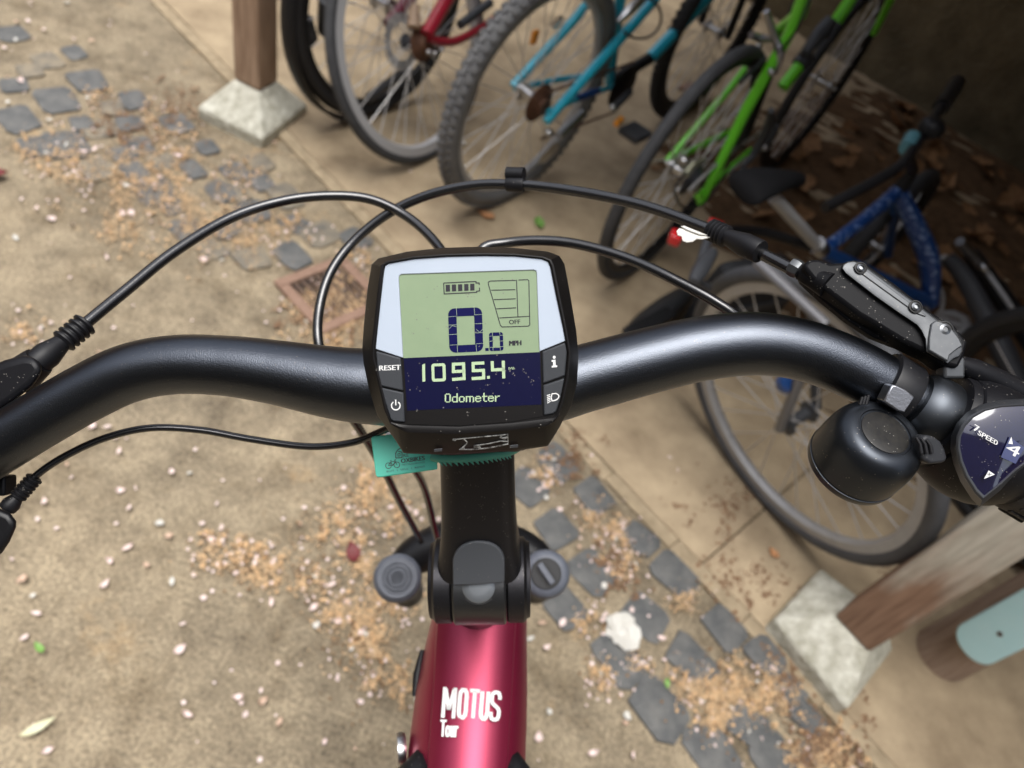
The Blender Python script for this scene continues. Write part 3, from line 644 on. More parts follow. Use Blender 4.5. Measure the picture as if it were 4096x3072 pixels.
oc = [pd+pe1*.055*math.cos(a)*(1 if k_ % 2 else .9)+pe2*.045*math.sin(a) for k_, a in enumerate(np.linspace(.3, 2*math.pi+.3, 8, endpoint=False))]
ic = [pd+(q_-pd)*.62 for q_ in oc]
MB().ring(oc, ic, UP*.014).build('pedal', M_rimg, t, bevel=.003)
MB().box(pd+UP*.007, pe1*.03, pe2*.007, UP*.006).build('pedal_bar', M_rimg, t)
fd = nrm(V((bH[0]-bA[0], bH[1]-bA[1], 0)))
Fk = (V((bH[0], bH[1], .011))+fd*.22, fd, UP, np.cross(fd, UP))
wheel(Fk, t, 0, .25, .25, .045, M_tyred, M_black, 'front_wheel', nsp=20)
pipe(t, 'fork', [bH, bp(Fk, 0, .25, .05)], .013, M_bluep)

# --- pannier behind the slick wheel
pn = W(3050, 1190, .22); pth = thing('pannier', 'flat black pannier bag standing behind the upper half of the slick wheel', 'bag', (pn[0], pn[1], .01))
pa = nrm(V((.75, .66, 0))); pb_ = V((-pa[1], pa[0], 0)); pc_ = V((pn[0], pn[1], 0))+pb_*.05
MB().loft([[pc_+pa*(sx*.13*k)+pb_*(sy*.05*k)+UP*z for sx, sy in ((-1, -1), (-.3, -1.25), (.3, -1.25), (1, -1), (1, 1), (-1, 1))] for z, k in ((.013, .92), (.06, 1), (.2, 1), (.27, .9), (.29, .7))]).build('bag_body', mat('black nylon', (.016, .017, .02), .6), pth, smooth=50, bevel=.008)
MB().box(pc_+UP*.2-pb_*.062, pa*.09, pb_*.004, UP*.012).build('strap', M_dgrey, pth, bevel=.002)
# --- black bike at the far right edge
t = thing('bicycle', 'black bicycle with silver post at the right edge, beyond the brake lever', 'bicycle', W(3960, 1300, 0))
pipe(t, 'frame_tube', [W(3790, 1030, .36), W(3870, 1130, .33), W(4000, 1380, .26), W(4120, 1640, .2)], [.018, .026, .03, .03], M_dgrey, 4)
pipe(t, 'frame_tube', [W(3880, 1010, .34), W(4000, 1180, .3), W(4150, 1400, .27)], [.022, .028, .028], M_black, 4)
pipe(t, 'seat_post', [W(3838, 965, .42), W(3925, 1065, .36)], .0125, M_alu)
pipe(t, 'fender_edge', [W(3940, 1080, .36), W(4020, 1190, .34), W(4110, 1330, .3)], .007, M_rimg, 4)
bolt(t, 'clamp_bolt', W(3935, 1072, .37), .013, M_chrome)
Fr = bframe(1.15, 1.45, -50, -8)
wheel(Fr, t, .12, .33, .33, .04, M_tyred, M_black, 'rear_wheel', nsp=20)
pipe(t, 'crank_arm', [W(3770, 1030, .2), W(3850, 1120, .2)], [.015, .012], M_rimg)

# ================================================================== LEAVES, PETALS, LITTER
def leaf_mesh(name, L_, Wd, m, curl=.3, lobed=False):
    mb = MB(); n = 9; top = []; bot = []; mid = []
    for i in range(n):
        u = i/(n-1); wv = math.sin(math.pi*u**.8)*Wd*(1+(.28*math.sin(u*17) if lobed else 0)); x = (u-.5)*L_
        zc = curl*L_*(u-.5)**2
        mid.append((x, 0, zc)); top.append((x, wv/2, zc+curl*Wd*.35)); bot.append((x, -wv/2, zc+curl*Wd*.3))
    fs = [(i, i+1, n+i+1, n+i) for i in range(n-1)]+[(2*n+i, 2*n+i+1, i+1, i) for i in range(n-1)]
    mb.add(mid+top+bot, fs)
    me = bpy.data.meshes.new(name); me.from_pydata(mb.v, [], mb.f); me.update(); me.materials.append(m)
    me.polygons.foreach_set('use_smooth', [True]*len(me.polygons)); return me
def lay(name, me, p, rz, sc=1, tilt=.15, label=None, cat=None, group=None):
    o = bpy.data.objects.new(name, me); COL.objects.link(o); o.location = Vector([float(q) for q in p])
    o.rotation_euler = (random.gauss(0, tilt), random.gauss(0, tilt), rz); o.scale = (sc*random.uniform(.8, 1.25), sc*random.uniform(.6, 1.15), sc)
    if label: tag(o, label, cat, group)
    return o
lm = [leaf_mesh('dry_leaf', .10, .075, M_leaf, .35, True), leaf_mesh('dry_leaf', .12, .06, M_leaf, .5), leaf_mesh('dry_leaf', .08, .07, M_leaf, .2, True)]
def leaf_zone(s_, t_):
    if t_ > 2.35: return 'in deep shade at the foot of the stone wall' if s_ > .7 else 'in deep shade behind the green bicycle'
    if s_ < .2: return 'under the teal and green bicycles'
    if s_ < 1.1: return 'in the litter between the green and the blue bicycle' if t_ > 1.5 else 'beside the black saddle of the blue bicycle'
    return 'in the litter round the blue patterned bicycle' if s_ < 1.8 else 'in the litter by the black bicycle at the right edge'
for i in range(290):
    s_ = random.uniform(-.7, 2.6); t_ = 2.85-abs(random.gauss(0, .85))
    if t_ < .8: continue
    lay('dry_leaf', random.choice(lm), sh(s_, t_, .018+random.random()*.03), random.random()*6.3, random.uniform(.7, 1.35), .35,
        'dry brown fallen leaf '+leaf_zone(s_, t_), 'leaf', 'dry leaves '+leaf_zone(s_, t_))
def litter_sheet():  # leaf mould sheet, spread and toned dark to deepen the roof's shade
    mb = MB(); n = 80; g = []
    for i in range(n+1):
        for j in range(n+1):
            s_, t_ = -1.15+4.6*i/n, .55+2.4*j/n
            ed = min(1, (t_-.55-.45*max(0, .1-s_))*1.6, (s_+1.15)*1.6)
            g.append(sh(s_, t_, .006+max(0, ed)*.02*(.6+.4*math.sin(s_*9+t_*5)*math.sin(t_*11-s_*4))+rng.normal()*.003*(ed > .1)-(.012 if ed < .12+.25*rng.random() else 0)))
    mb.add(g, [(i*(n+1)+j, i*(n+1)+j+1, (i+1)*(n+1)+j+1, (i+1)*(n+1)+j) for i in range(n) for j in range(n)])
    mb.build('leaf_litter', mat('shade toned leaf mould', (.05, .029, .015), .9, col2=(.17, .10, .053), nscale=22, bump=1, bscale=60, spec=.15), smooth=60, kind='stuff')
litter_sheet()
def scatter(name, pts, size, m, n_side=4, kind='stuff', flat=.35):
    mb_v, mb_f = [], []
    for p in pts:
        s_ = size*random.uniform(.5, 1.4); a = random.random()*6.3; o = len(mb_v)
        tx, ty = random.gauss(0, flat), random.gauss(0, flat)
        for k in range(n_side):
            e = a+2*math.pi*k/n_side; r = s_*random.uniform(.6, 1.1); dx_, dy_ = r*math.cos(e), r*math.sin(e)
            mb_v.append((p[0]+dx_, p[1]+dy_, p[2]+abs(dx_*tx+dy_*ty)+.0006+random.random()*.002))
        mb_f.append(tuple(range(o, o+n_side)))
    me = bpy.data.meshes.new(name); me.from_pydata(mb_v, [], mb_f); me.update(); me.materials.append(m)
    o = bpy.data.objects.new(name, me); COL.objects.link(o); o['kind'] = kind; return o
def blob_pts(blobs, n):
    out = []; wts = np.array([b[2]**2*(b[3] if len(b) > 3 else 1) for b in blobs], float); wts /= wts.sum()
    g = np.random.default_rng(11); subs = []
    for b in blobs:
        m = int(8+b[2]*.12); subs.append([(g.normal()*b[2]*.6, g.normal()*b[2]*.5, b[2]*g.uniform(.07, .24), g.uniform(.4, 1), g.uniform(0, 3.14)) for _ in range(m)])
    for i in rng.choice(len(blobs), n, p=wts):
        x, y, r = blobs[i][:3]; dx_, dy_, sr, el, an = subs[i][rng.integers(len(subs[i]))]
        if rng.random() < .16: u_, v_ = rng.normal()*r*.8, rng.normal()*r*.65
        else:
            a_, b_ = rng.normal()*sr*1.3, rng.normal()*sr*el; u_, v_ = dx_+a_*math.cos(an)-b_*math.sin(an), dy_+a_*math.sin(an)+b_*math.cos(an)
        q_ = W(x+u_, y+v_, 0); out.append((q_[0], q_[1], .0045+rng.random()*.006))
    return out
orange = [(1270, 1240, 60, 1.5), (1350, 1180, 60, 1.5), (1400, 1290, 60), (200, 640, 110), (480, 660, 110), (560, 745, 100), (650, 690, 100), (520, 870, 110), (760, 880, 130), (900, 900, 110), (1010, 950, 100), (700, 600, 90), (390, 400, 60), (1150, 910, 70), (980, 720, 80),
          (1350, 1260, 120), (1300, 1380, 100), (1420, 1180, 90), (1230, 1230, 70), (2170, 1880, 45), (2200, 1930, 40), (2360, 2060, 60), (2430, 2110, 60), (2500, 2240, 60), (2470, 2150, 60), (2720, 2405, 55, 1.6), (2800, 2760, 90, 1.5), (2900, 2770, 100, 1.8),
          (3030, 2750, 100, 1.6), (2870, 2880, 80, 1.6), (3120, 2790, 80), (2390, 2680, 50), (2420, 2740, 45), (2340, 2480, 50), (3300, 2990, 90), (3200, 3060, 90), (3350, 3060, 80), (2480, 2300, 40), (850, 2200, 70), (950, 2240, 60), (1080, 2270, 100), (1250, 2330, 60), (1460, 2260, 90), (1400, 2480, 120), (1480, 2600, 90),
          (1350, 2100, 90), (1500, 1960, 110), (1600, 2080, 60), (1560, 2400, 80), (1570, 2750, 80), (100, 1330, 60), (1420, 1050, 60), (620, 480, 70), (300, 700, 70), (2540, 2660, 40), (2740, 2740, 60)]
scatter('catkin_dust', blob_pts(orange, 26000), .0022, M_debris, 4, flat=.8)
scatter('catkin_husks', blob_pts(orange, 1700), .0042, mat('orange husk', (.50, .30, .14), .75, col2=(.68, .48, .28), nscale=120), 5, flat=.9)
scatter('seed_crumbs', blob_pts([(b[0], b[1], b[2]*1.5) for b in orange], 2200), .003, mat('dark seed', (.13, .075, .04), .8, col2=(.3, .18, .09), nscale=120), 5, flat=.9)
brown = [(2420, 2230, 60), (2480, 2320, 60), (3150, 2700, 80), (3100, 2600, 60), (1300, 1250, 110), (450, 500, 80), (560, 520, 90), (3330, 2950, 120), (3050, 2350, 100), (2900, 2300, 90), (700, 420, 100), (2300, 1820, 80), (3250, 3000, 110), (3600, 2250, 90), (2900, 2040, 120)]
scatter('litter_crumbs', blob_pts(brown, 3500), .0045, M_debrisd)
M_petalb = mat('browning petal', (.45, .30, .20), .7, col2=(.62, .46, .36), nscale=120)
pm_ = [leaf_mesh('petal', .015, .012, M_petal, .3), leaf_mesh('petal', .019, .013, M_petal, .4), leaf_mesh('petal', .017, .015, M_petalw, .25), leaf_mesh('petal', .017, .013, M_petalb, .6), leaf_mesh('petal', .021, .012, M_petal, .9)]
pet = [(125, 20), (70, 100), (115, 95), (65, 170), (20, 205), (180, 130), (300, 172), (370, 175), (85, 335), (30, 320), (35, 420), (350, 400), (200, 490), (270, 590), (385, 610), (330, 620), (275, 680), (455, 685), (620, 750), (525, 860), (500, 870), (205, 885), (150, 850), (290, 910), (65, 960), (430, 1040), (820, 1050), (890, 1050), (730, 615), (640, 720), (710, 840), (930, 640), (1085, 745), (1260, 930),
       (270, 20), (720, 640), (400, 1420), (640, 1460), (700, 1560), (380, 1710), (430, 1720), (480, 1820), (270, 1870), (690, 1900), (760, 1900), (480, 1970), (185, 2020), (520, 2040), (640, 2100), (675, 2155), (820, 2150), (850, 2170), (960, 2170), (510, 2200), (445, 2245), (925, 2230), (100, 2325), (150, 2460), (100, 2560), (420, 2350), (690, 2335), (815, 2400), (725, 2605), (1090, 2420), (1265, 2505), (1350, 2500), (955, 2800), (1045, 2770), (1050, 2810), (980, 2865), (745, 2860), (1115, 2900), (1295, 2975), (190, 3010), (1430, 2060), (1450, 1910), (1340, 2190), (1440, 2540),
       (2180, 2000), (2235, 2045), (2310, 2195), (2355, 2260), (2410, 2350), (2475, 2310), (2525, 2175), (2590, 2170), (2850, 2380), (2520, 2445), (2400, 2490), (2160, 2495), (2120, 2560), (2640, 2560), (2700, 2620), (2830, 2900), (2990, 2860), (2985, 2940), (2680, 2790), (2840, 2790), (2500, 2870), (2490, 2900), (2370, 3020), (2520, 3030), (3160, 3040), (2910, 2970), (2700, 1890), (2360, 1830), (2670, 1840), (3290, 2790), (2600, 2690), (2180, 2600), (2190, 2850), (2150, 2960), (2850, 2380), (1640, 700), (1700, 720)]
def petal_zone(x, y):
    if x > 2000: return 'on the gutter setts right of the stem' if y > 1700 else 'on the paving above the display'
    if y < 1000: return 'on the dusty gutter setts at the top left' if y > 360 or x < 700 else 'on the sandy paving beside the left post'
    if y < 1450: return 'on the tan dust by the terracotta drain' if x > 1000 else 'on the paving between left cable and handlebar'
    if y < 1960: return 'on the paving seen just under the left handlebar'
    if x > 1150: return 'on the tan dust left of the fork crown and frame'
    return 'on the open paving at the lower left' if y > 2420 else 'on the open paving below the thin display cable'
def petal_at(x, y, k=1):
    q_ = W(x, y, 0)
    lay('petal', random.choice(pm_), (q_[0], q_[1], .007+random.random()*.004), random.random()*6.3, random.uniform(.8, 1.35)*k, .3, 'fallen blossom petal '+petal_zone(x, y), 'petal', 'blossom petals '+petal_zone(x, y))
for x, y in pet: petal_at(x, y, .84 if y > 1300 else .95)
for _ in range(175):
    if random.random() < .8:
        b = random.choice(orange); petal_at(b[0]+random.gauss(0, b[2]*.7), b[1]+random.gauss(0, b[2]*.6), .65)
    else: petal_at(random.uniform(0, 1700), random.uniform(0, 3072), .5)
extra = []
for _ in range(900):
    b = random.choice(orange); q_ = W(b[0]+random.gauss(0, b[2]), b[1]+random.gauss(0, b[2]*.8)); extra.append((q_[0], q_[1], .006))
for _ in range(140):
    q_ = W(random.uniform(-300, 2600), random.uniform(-100, 3200)); extra.append((q_[0], q_[1], .006))
scatter('petal_scatter', extra, .0042, M_petal, 5)
q_ = W(2485, 2535); bl = thing('crumpled_blossom', 'white crumpled blossom clump lying on the dark setts right of the stem', 'blossom', q_+UP*.004)
mb = MB()
for k in range(9):
    a = k*.7; e = V((math.cos(a), math.sin(a), 0)); n_ = V((-e[1], e[0], 0)); o_ = q_+e*random.uniform(.002, .014)+UP*.006
    mb.add([o_-n_*.012, o_+e*.024-n_*.014+UP*random.uniform(.004, .018), o_+e*.03+n_*.004+UP*random.uniform(.0, .014), o_+e*.02+n_*.016+UP*random.uniform(.004, .02), o_+n_*.012+UP*.006], [(0, 1, 2, 3, 4)])
mb.lathe(q_+UP*.004, UP, [(.016, 0), (.017, .006), (.010, .011), (.002, .012)], 9)
mb.build('petals', M_petalw, bl, smooth=60)
for (x, y, k, m, nm, lb) in ((1940, 880, .065, M_leafo, 'fallen_leaf', 'orange brown fallen leaf in front of the knobbly tyre'), (2150, 912, .055, M_leafg, 'fallen_leaf', 'bright green fallen leaf on the paving above the display'),
        (165, 2920, .045, M_leafy, 'fallen_leaf', 'pale yellow curled leaf near the bottom left corner'), (1410, 2222, .04, M_leafr, 'fallen_leaf', 'dark red narrow leaf left of the fork crown'), (-12, 715, .07, M_leafr, 'fallen_leaf', 'dark red leaf cut by the left edge of the picture'),
        (165, 2605, .022, M_leafg, 'fallen_leaf', 'tiny green leaf in the lower left of the yard'), (2655, 2745, .022, M_leafg, 'weed_sprout', 'tiny bright green sprout between the setts'), (3080, 2225, .03, M_leafo, 'fallen_leaf', 'small orange leaf beside the slick tyre'),
        (2620, 690, .05, M_leaf, 'fallen_leaf', 'brown leaf lying left of the green frame'), (1850, 590, .03, M_petalw, 'fallen_leaf', 'white scrap under the knobbly tyre'), (2240, 2505, .02, M_petal, 'blossom_cluster', 'small pink blossom cluster right of the fork cap')):
    p_ = W(x, y); me = leaf_mesh(nm, k, k*(.7 if m is not M_leafy else .35), m, .35)
    lay(nm, me, (p_[0], p_[1], .016), random.random()*6.3 if m is not M_leafy else .9, 1, .1, lb, 'leaf' if 'leaf' in nm else ('weed' if 'weed' in nm else 'blossom'))
big = leaf_mesh('dry_leaf', .17, .14, mat('pinkish brown leaf', (.22, .13, .1), .7, col2=(.3, .19, .14), nscale=15), .25, True)
p_ = W(2780, 360, .05); lay('fallen_leaf', big, p_, .8, 1, .2, 'large pinkish brown leaf in the shade between the teal and green frames', 'leaf')

# ================================================================== THE ELECTRIC BICYCLE IN FRONT
SD = nrm(ray(1890, 2700))                         # the steering axis, pointing down
crown = P(1888, 2270, .635)
bfw = nrm(CU-SD*np.dot(CU, SD)-CR*.0)             # the bicycle's forward, square to the steering axis
hubp = crown+SD*.50+bfw*.03
gp = V((hubp[0], hubp[1], 0))
eb = thing('electric_bicycle', 'maroon electric bicycle seen from its saddle, black handlebar with display, bell and gear shifter', 'bicycle', gp)
def part(mb, name, m, parent=None, **k): return mb.build(name, m, parent or eb, **k)
# --- handlebar
bar = [(-260, 1930), (-120, 1850), (0, 1778), (150, 1685), (350, 1570), (520, 1492), (700, 1459), (900, 1463), (1100, 1489), (1300, 1525), (1450, 1544), (1700, 1560), (2030, 1562), (2200, 1545), (2330, 1515), (2600, 1442), (2800, 1396), (3000, 1375), (3170, 1392), (3320, 1436), (3480, 1510), (3650, 1612), (3800, 1700), (4000, 1822), (4250, 1970)]
barr = [116, 116, 115, 115, 116, 118, 119, 121, 129, 143, 151, 153, 153, 148, 137, 133, 130, 127, 123, 120, 118, 116, 114, 112, 110]
BD = lambda x: .287-.000002*abs(x-2048)*.0
pts = [P(x, y, BD(x)) for x, y in bar]; n_s = 8
rr = []
for i in range(len(barr)-1): rr += [barr[i]+(barr[i+1]-barr[i])*k/n_s for k in range(n_s)]
rr.append(barr[-1])
part(MB().tube(spline(pts, n_s), [r*.287/F_PX for r in rr], 48), 'handlebar', M_bar, smooth=60)
# --- stem
def rrect(c, ex, ey, hx, hy, r, n=6):
    out = []
    for sx, sy, a0 in ((1, 1, 0), (-1, 1, 90), (-1, -1, 180), (1, -1, 270)):
        for k in range(n+1):
            a = math.radians(a0+90*k/n); out.append(c+ex*(sx*(hx-r)+r*math.cos(a))+ey*(sy*(hy-r)+r*math.sin(a)))
    return out
sa, sb = P(1908, 1700, .320), P(1922, 2290, .362)
sx_ = nrm(CR+CU*.01); sdir = nrm(sb-sa); sz = nrm(np.cross(sx_, sdir));
if np.dot(sz, CB) < 0: sz = -sz
rings = []
for u, hx in ((0, .0160), (.25, .0164), (.5, .0169), (.7, .0179), (.82, .0194), (.92, .0213), (1.0, .0225)):
    c = sa+(sb-sa)*u; rings.append(rrect(c, sx_, sz, hx, .0135+.004*max(0, u-.6), .008))
stem = part(MB().loft(rings), 'stem', M_stem, smooth=50)
pv = P(1922, 2318, .366); prx = sx_
part(MB().lathe(pv-prx*.0128, prx, [(.0205, 0), (.0215, .001), (.0215, .0246), (.0205, .0256)], 48), 'pivot_barrel', mat('pivot black', (.09, .092, .095), .38, .9, dust=.35), stem, smooth=40)
for s_, c0 in ((-1, -.0131), (1, .0131)):
    part(MB().lathe(pv+prx*c0, prx*s_, [(.0195, 0), (.0207, .0008), (.0207, .0082), (.0196, .0092), (.0188, .0096), (.0182, .0112), (.010, .0116)], 48), 'pivot_cheek', M_stem, stem, smooth=40)
STP = Plane(P(1925, 2200, .3360), nrm(CB*.97-CU*.33), lambda x, y: (1300+x*.5425, 1700+y*.5425))
cov = [(955, 1080), (955, 905), (966, 865), (985, 832), (1015, 802), (1050, 783), (1090, 770), (1130, 765), (1175, 768), (1220, 776), (1258, 795), (1290, 822), (1312, 858), (1325, 905), (1326, 1060), (1140, 1075)]
mb = MB(); STP.poly(mb, cov, -.010, .0015); part(mb, 'rubber_cover', M_rub, stem, bevel=.0006)
nb_ = nrm(CB+CU*.12); bc = pv+nb_*.0212
part(MB().lathe(bc-nb_*.004, nb_, [(.0080, 0), (.0078, .0042), (.0070, .0049), (.004, .0052), (.001, .0053)], 36), 'pivot_button', mat('grey button metal', (.20, .215, .23), .4, .5), stem, smooth=40)
part(MB().lathe(bc-nb_*.004, nb_, [(.0087, 0), (.0087, .0036), (.0079, .0036)], 36), 'button_rim', M_dark, stem)
# --- head tube, fork
part(MB().tube([P(1912, 2420, .462), P(1905, 2415, .5), crown-SD*.02], [.018, .026, .026], 28), 'head_tube', M_maroon, smooth=50)
lc_, rc_ = P(1590, 2312, .61), P(2183, 2296, .61)
fork = part(MB().tube(spline([lc_+SD*.016, P(1640, 2240, .632), P(1740, 2190, .635), P(1890, 2165, .635), P(2050, 2190, .635), P(2140, 2235, .632), rc_+SD*.016], 6), [.014, .015, .018, .021, .021, .018, .015, .014], 18), 'fork', M_crown, smooth=60)
for nm, c, sidelen in (('l', lc_, 0), ('r', rc_, 0)):
    ax = hubp+(CR*(.055 if nm == 'r' else -.055))-c; ax = nrm(SD*.35+nrm(c-CAM)*.65)
    part(MB().lathe(c, ax, [(.0180, .006), (.0185, .02), (.0175, .04), (.0172, .30), (.021, .31), (.022, .49), (.012, .50)], 24), 'fork_leg', M_crown, fork, smooth=50)
    cp = part(MB().lathe(c-ax*.004, ax, [(.0125, -.001), (.0165, 0.0), (.0188, .0022), (.0200, .0055), (.0202, .012), (.0196, .016)], 40), 'fork_cap', M_cap, fork, smooth=50)
    if nm == 'l':
        for r in (.0165, .0135, .0105, .0068):
            part(MB().lathe(c-ax*.0052, ax, [(r, 0), (r-.0004, -.0006), (r-.0012, -.0006), (r-.0016, .0012)], 36), 'cap_ridge', M_cap, fork)
    else:
        part(MB().lathe(c-ax*.0052, ax, [(.0128, 0.0), (.0123, -.0002), (.0108, .001), (.0108, .003)], 36), 'cap_groove', M_crown, fork)
        e1 = nrm(CR*.55-CU*.83); e1 = nrm(e1-ax*np.dot(e1, ax)); e2 = np.cross(ax, e1)
        part(MB().box(c-ax*.0072, e1*.0095, e2*.0024, ax*.0024), 'adjuster_bar', M_cap, fork, bevel=.0006)
        for k in (-1, 1): part(MB().box(c-ax*.0058+e2*k*.0037, e1*.0095, e2*.0012, ax*.0006), 'adjuster_slot', M_dark, fork)
# steerer, front wheel under the crown, and the frame that runs on below and behind the picture
part(MB().tube([pv, P(1915, 2390, .43), P(1910, 2410, .47)], [.016, .017, .019], 20), 'steerer_tube', M_crown, smooth=50)
Fe = (V((hubp[0], hubp[1], hubp[2])), bfw, -SD, np.cross(bfw, -SD))
wheel(Fe, eb, 0, 0, min(.345, hubp[2]/abs(SD[2])*.985), .044, M_tyred, M_black, 'front_wheel', nsp=32)
bb_ = hubp-bfw*.70-UP*0.02; seat_ = P(1840, 3700, .385)-UP*.02
part(MB().tube([crown-SD*.03, (crown+bb_)/2-bfw*.02, bb_], [.03, .036, .036], 20), 'down_tube', M_maroon, smooth=50)
sdn = nrm(bb_-seat_)
part(MB().tube([seat_-sdn*.03, bb_], .019, 18), 'seat_tube', M_maroon, smooth=50)
part(MB().lathe(bb_-Fe[3]*.05, Fe[3], [(.03, 0), (.075, .005), (.08, .02), (.08, .08), (.075, .095), (.03, .1)], 28), 'motor', M_blkm, smooth=40)
# --- frame with top tube
fr_px = [(2395, 1775, 2050, 1752, 2086, .464, .478), (2430, 1756, 2066, 1736, 2106, .4515, .467), (2480, 1751, 2062, 1724, 2110, .4475, .465), (2560, 1745, 2057, 1704, 2110, .4430, .461), (2760, 1735, 2046, 1662, 2112, .4285, .448), (2920, 1722, 2036, 1640, 2109, .4170, .437), (3072, 1711, 2028, 1622, 2104, .4070, .428), (3300, 1698, 2014, 1596, 2098, .3930, .414), (3700, 1680, 1995, 1560, 2090, .3700, .392)]
rings = []
for (y, a, b, wa, wb, d1, d2) in fr_px:
    A, B = P(a, y, d1), P(b, y, d1); WA, WB = P(wa, y, d2), P(wb, y, d2); n_ = nrm(CAM-(A+B)/2)
    r = [WA-n_*.05*.6+(B-A)*.1, WA-n_*.006, WA+(A-WA)*.06]
    r += [WA+(A-WA)*k+((WA-A)*0) for k in (.35, .7)]
    r += [A+(A-B)*.012-n_*.004, A+(A-B)*.004-n_*.001]
    for k in range(13):
        u = k/12; r.append(A+(B-A)*u+n_*.0095*(1-(2*u-1)**2)**.85*(1 if y > 2420 else .3))
    r += [B+(B-A)*.004-n_*.001, B+(B-A)*.012-n_*.004]
    r += [B+(WB-B)*k for k in (.3, .65)]
    r += [WB+(B-WB)*.06, WB-n_*.006, WB-n_*.05*.6-(B-A)*.1]
    rings.append(r)
frame = part(MB().loft(rings), 'frame', M_maroon, smooth=32)
FP_pts = [P(1890, 2760, .4285), P(1885, 3072, .4070), P(2040, 2760, .4285)]
fn = nrm(np.cross(FP_pts[1]-FP_pts[0], FP_pts[2]-FP_pts[0]));
if np.dot(fn, CB) < 0: fn = -fn
FPL = Plane(FP_pts[0]+fn*.0099, fn, lambda x, y: (1400+x*.5861, 2100+y*.5861))
put = lambda t_, bl, br, tl, nm, bold: FPL.text(t_, bl, br, tl, nm, M_white, frame, 0, bold)
GL = dict(M=[[(0, -.06), (0, 1.06)], [(1, -.06), (1, 1.06)], [(.1, 1), (.5, .25)], [(.9, 1), (.5, .25)]], T=[[(0, 1), (1, 1)], [(.5, 1), (.5, 0)]],
          U=[[(0, 1), (0, .2), (.12, .06), (.35, 0), (.65, 0), (.88, .06), (1, .2), (1, 1)]], O=[[(.3, 0), (.7, 0), (.93, .08), (1, .22), (1, .78), (.93, .92), (.7, 1), (.3, 1), (.07, .92), (0, .78), (0, .22), (.07, .08), (.3, 0)]],
          S=[[(1, .74), (1, .84), (.85, .97), (.6, 1), (.35, 1), (.1, .95), (0, .83), (0, .68), (.15, .58), (.85, .42), (1, .31), (1, .16), (.88, .04), (.65, 0), (.35, 0), (.12, .04), (0, .16), (0, .27)]])
for chh, x0, x1, sw in (('M', 634, 706, 24), ('O', 740, 786, 27), ('T', 806, 872, 25), ('U', 890, 932, 27), ('S', 958, 1012, 25)):
    mb = MB()
    for pl in GL[chh]: FPL.line(mb, [(x0+(x1-x0)*u+14*v, 1302+(x0+(x1-x0)*u-612)*.07-186*v) for u, v in pl], sw, 0, .00006)
    part(mb, 'lettering', M_white, frame, smooth=0)
put('Tour', (610, 1445), (738, 1450), (618, 1328), 'lettering', .035)
part(MB().tube([P(1690, 3140, .412), P(1670, 3070, .418), P(1692, 3010, .420)], [.012, .011, .004], 14), 'cable_grommet', M_blkm, frame, smooth=60)
part(MB().tube([P(2045, 3140, .412), P(2058, 3070, .418), P(2046, 3015, .420)], [.011, .009, .004], 14), 'cable_grommet', M_blkm, frame, smooth=60)
part(MB().lathe(P(1621, 2995, .436), -CR+CB*.25, [(.0085, 0), (.0095, .002), (.009, .005), (.005, .0055)], 24), 'lock_cylinder', M_chrome, frame, smooth=40)
part(MB().tube([P(1690, 2600, .461), P(1670, 2700, .455), P(1657, 2785, .450)], [.0015, .003, .0015], 10), 'cable_cover', M_blkm, frame, smooth=60)
# --- cables
def cable(name, pts, r, m=M_cable):
    return part(MB().tube(spline([P(*q) for q in pts], 10), r, 16), name, m, smooth=60)
kb = cable('brake_cable', [(165, 1440, .30), (255, 1365, .305), (345, 1292, .312), (500, 1165, .325), (700, 1005, .342), (930, 868, .36), (1150, 800, .372), (1350, 783, .378), (1500, 803, .38), (1640, 875, .378), (1745, 975, .37), (1800, 1080, .355), (1830, 1250, .34)], .00252)
kc = cable('brake_cable', [(3170, 1078, .292), (3060, 1022, .30), (2930, 958, .312), (2800, 903, .322), (2600, 830, .336), (2400, 782, .348), (2200, 750, .36), (2060, 738, .366), (1900, 740, .372), (1720, 778, .378), (1560, 850, .382), (1420, 960, .382), (1325, 1085, .378), (1278, 1230, .372), (1275, 1380, .366), (1330, 1560, .37), (1430, 1705, .40), (1530, 1870, .45), (1600, 2010, .51), (1685, 2165, .60)], .00252)
kd = cable('gear_cable', [(3080, 1390, .325), (2920, 1245, .32), (2700, 1120, .328), (2500, 1030, .338), (2300, 975, .346), (2150, 962, .35), (2020, 972, .352), (1930, 995, .35), (1880, 1100, .345), (1850, 1300, .33)], .0024)
ke = cable('display_cable', [(60, 2005, .297), (130, 1915, .298), (250, 1830, .30), (420, 1752, .303), (600, 1712, .306), (800, 1720, .31), (1000, 1756, .312), (1230, 1786, .312), (1400, 1772, .31), (1510, 1732, .306), (1600, 1690, .30), (1690, 1650, .295)], .00152)
cable('gear_cable', [(1560, 1730, .37), (1640, 1850, .42), (1700, 1960, .46), (1745, 2150, .53), (1770, 2230, .6)], .0024)
def boot(parent, a, b, c, rb, rr_, n_r=5, m=M_blkm):
    """smooth barrel from a to b, ribs from b to c"""
    A, B, C_ = P(*a), P(*b), P(*c); ax = nrm(C_-A); L1, L2 = np.linalg.norm(B-A), np.linalg.norm(C_-B)
    prof = [(rb*.96, 0), (rb, .0004), (rb*1.04, L1*.45), (rb*.82, L1*.8), (rb*.7, L1)]
    for k in range(n_r):
        h = L1+L2*(k+.1)/n_r; st = L2/n_r; prof += [(rr_*.78, h), (rr_, h+st*.3), (rr_, h+st*.6), (rr_*.78, h+st*.85)]
    prof.append((.0026, L1+L2))
    part(MB().lathe(A, ax, prof, 24), 'cable_boot', m, parent, smooth=35)
boot(kb, (142, 1457, .298), (242, 1365, .304), (345, 1292, .312), .0053, .0052)
boot(kc, (3042, 1008, .300), (2915, 955, .313), (2842, 918, .318), .0048, .0048)
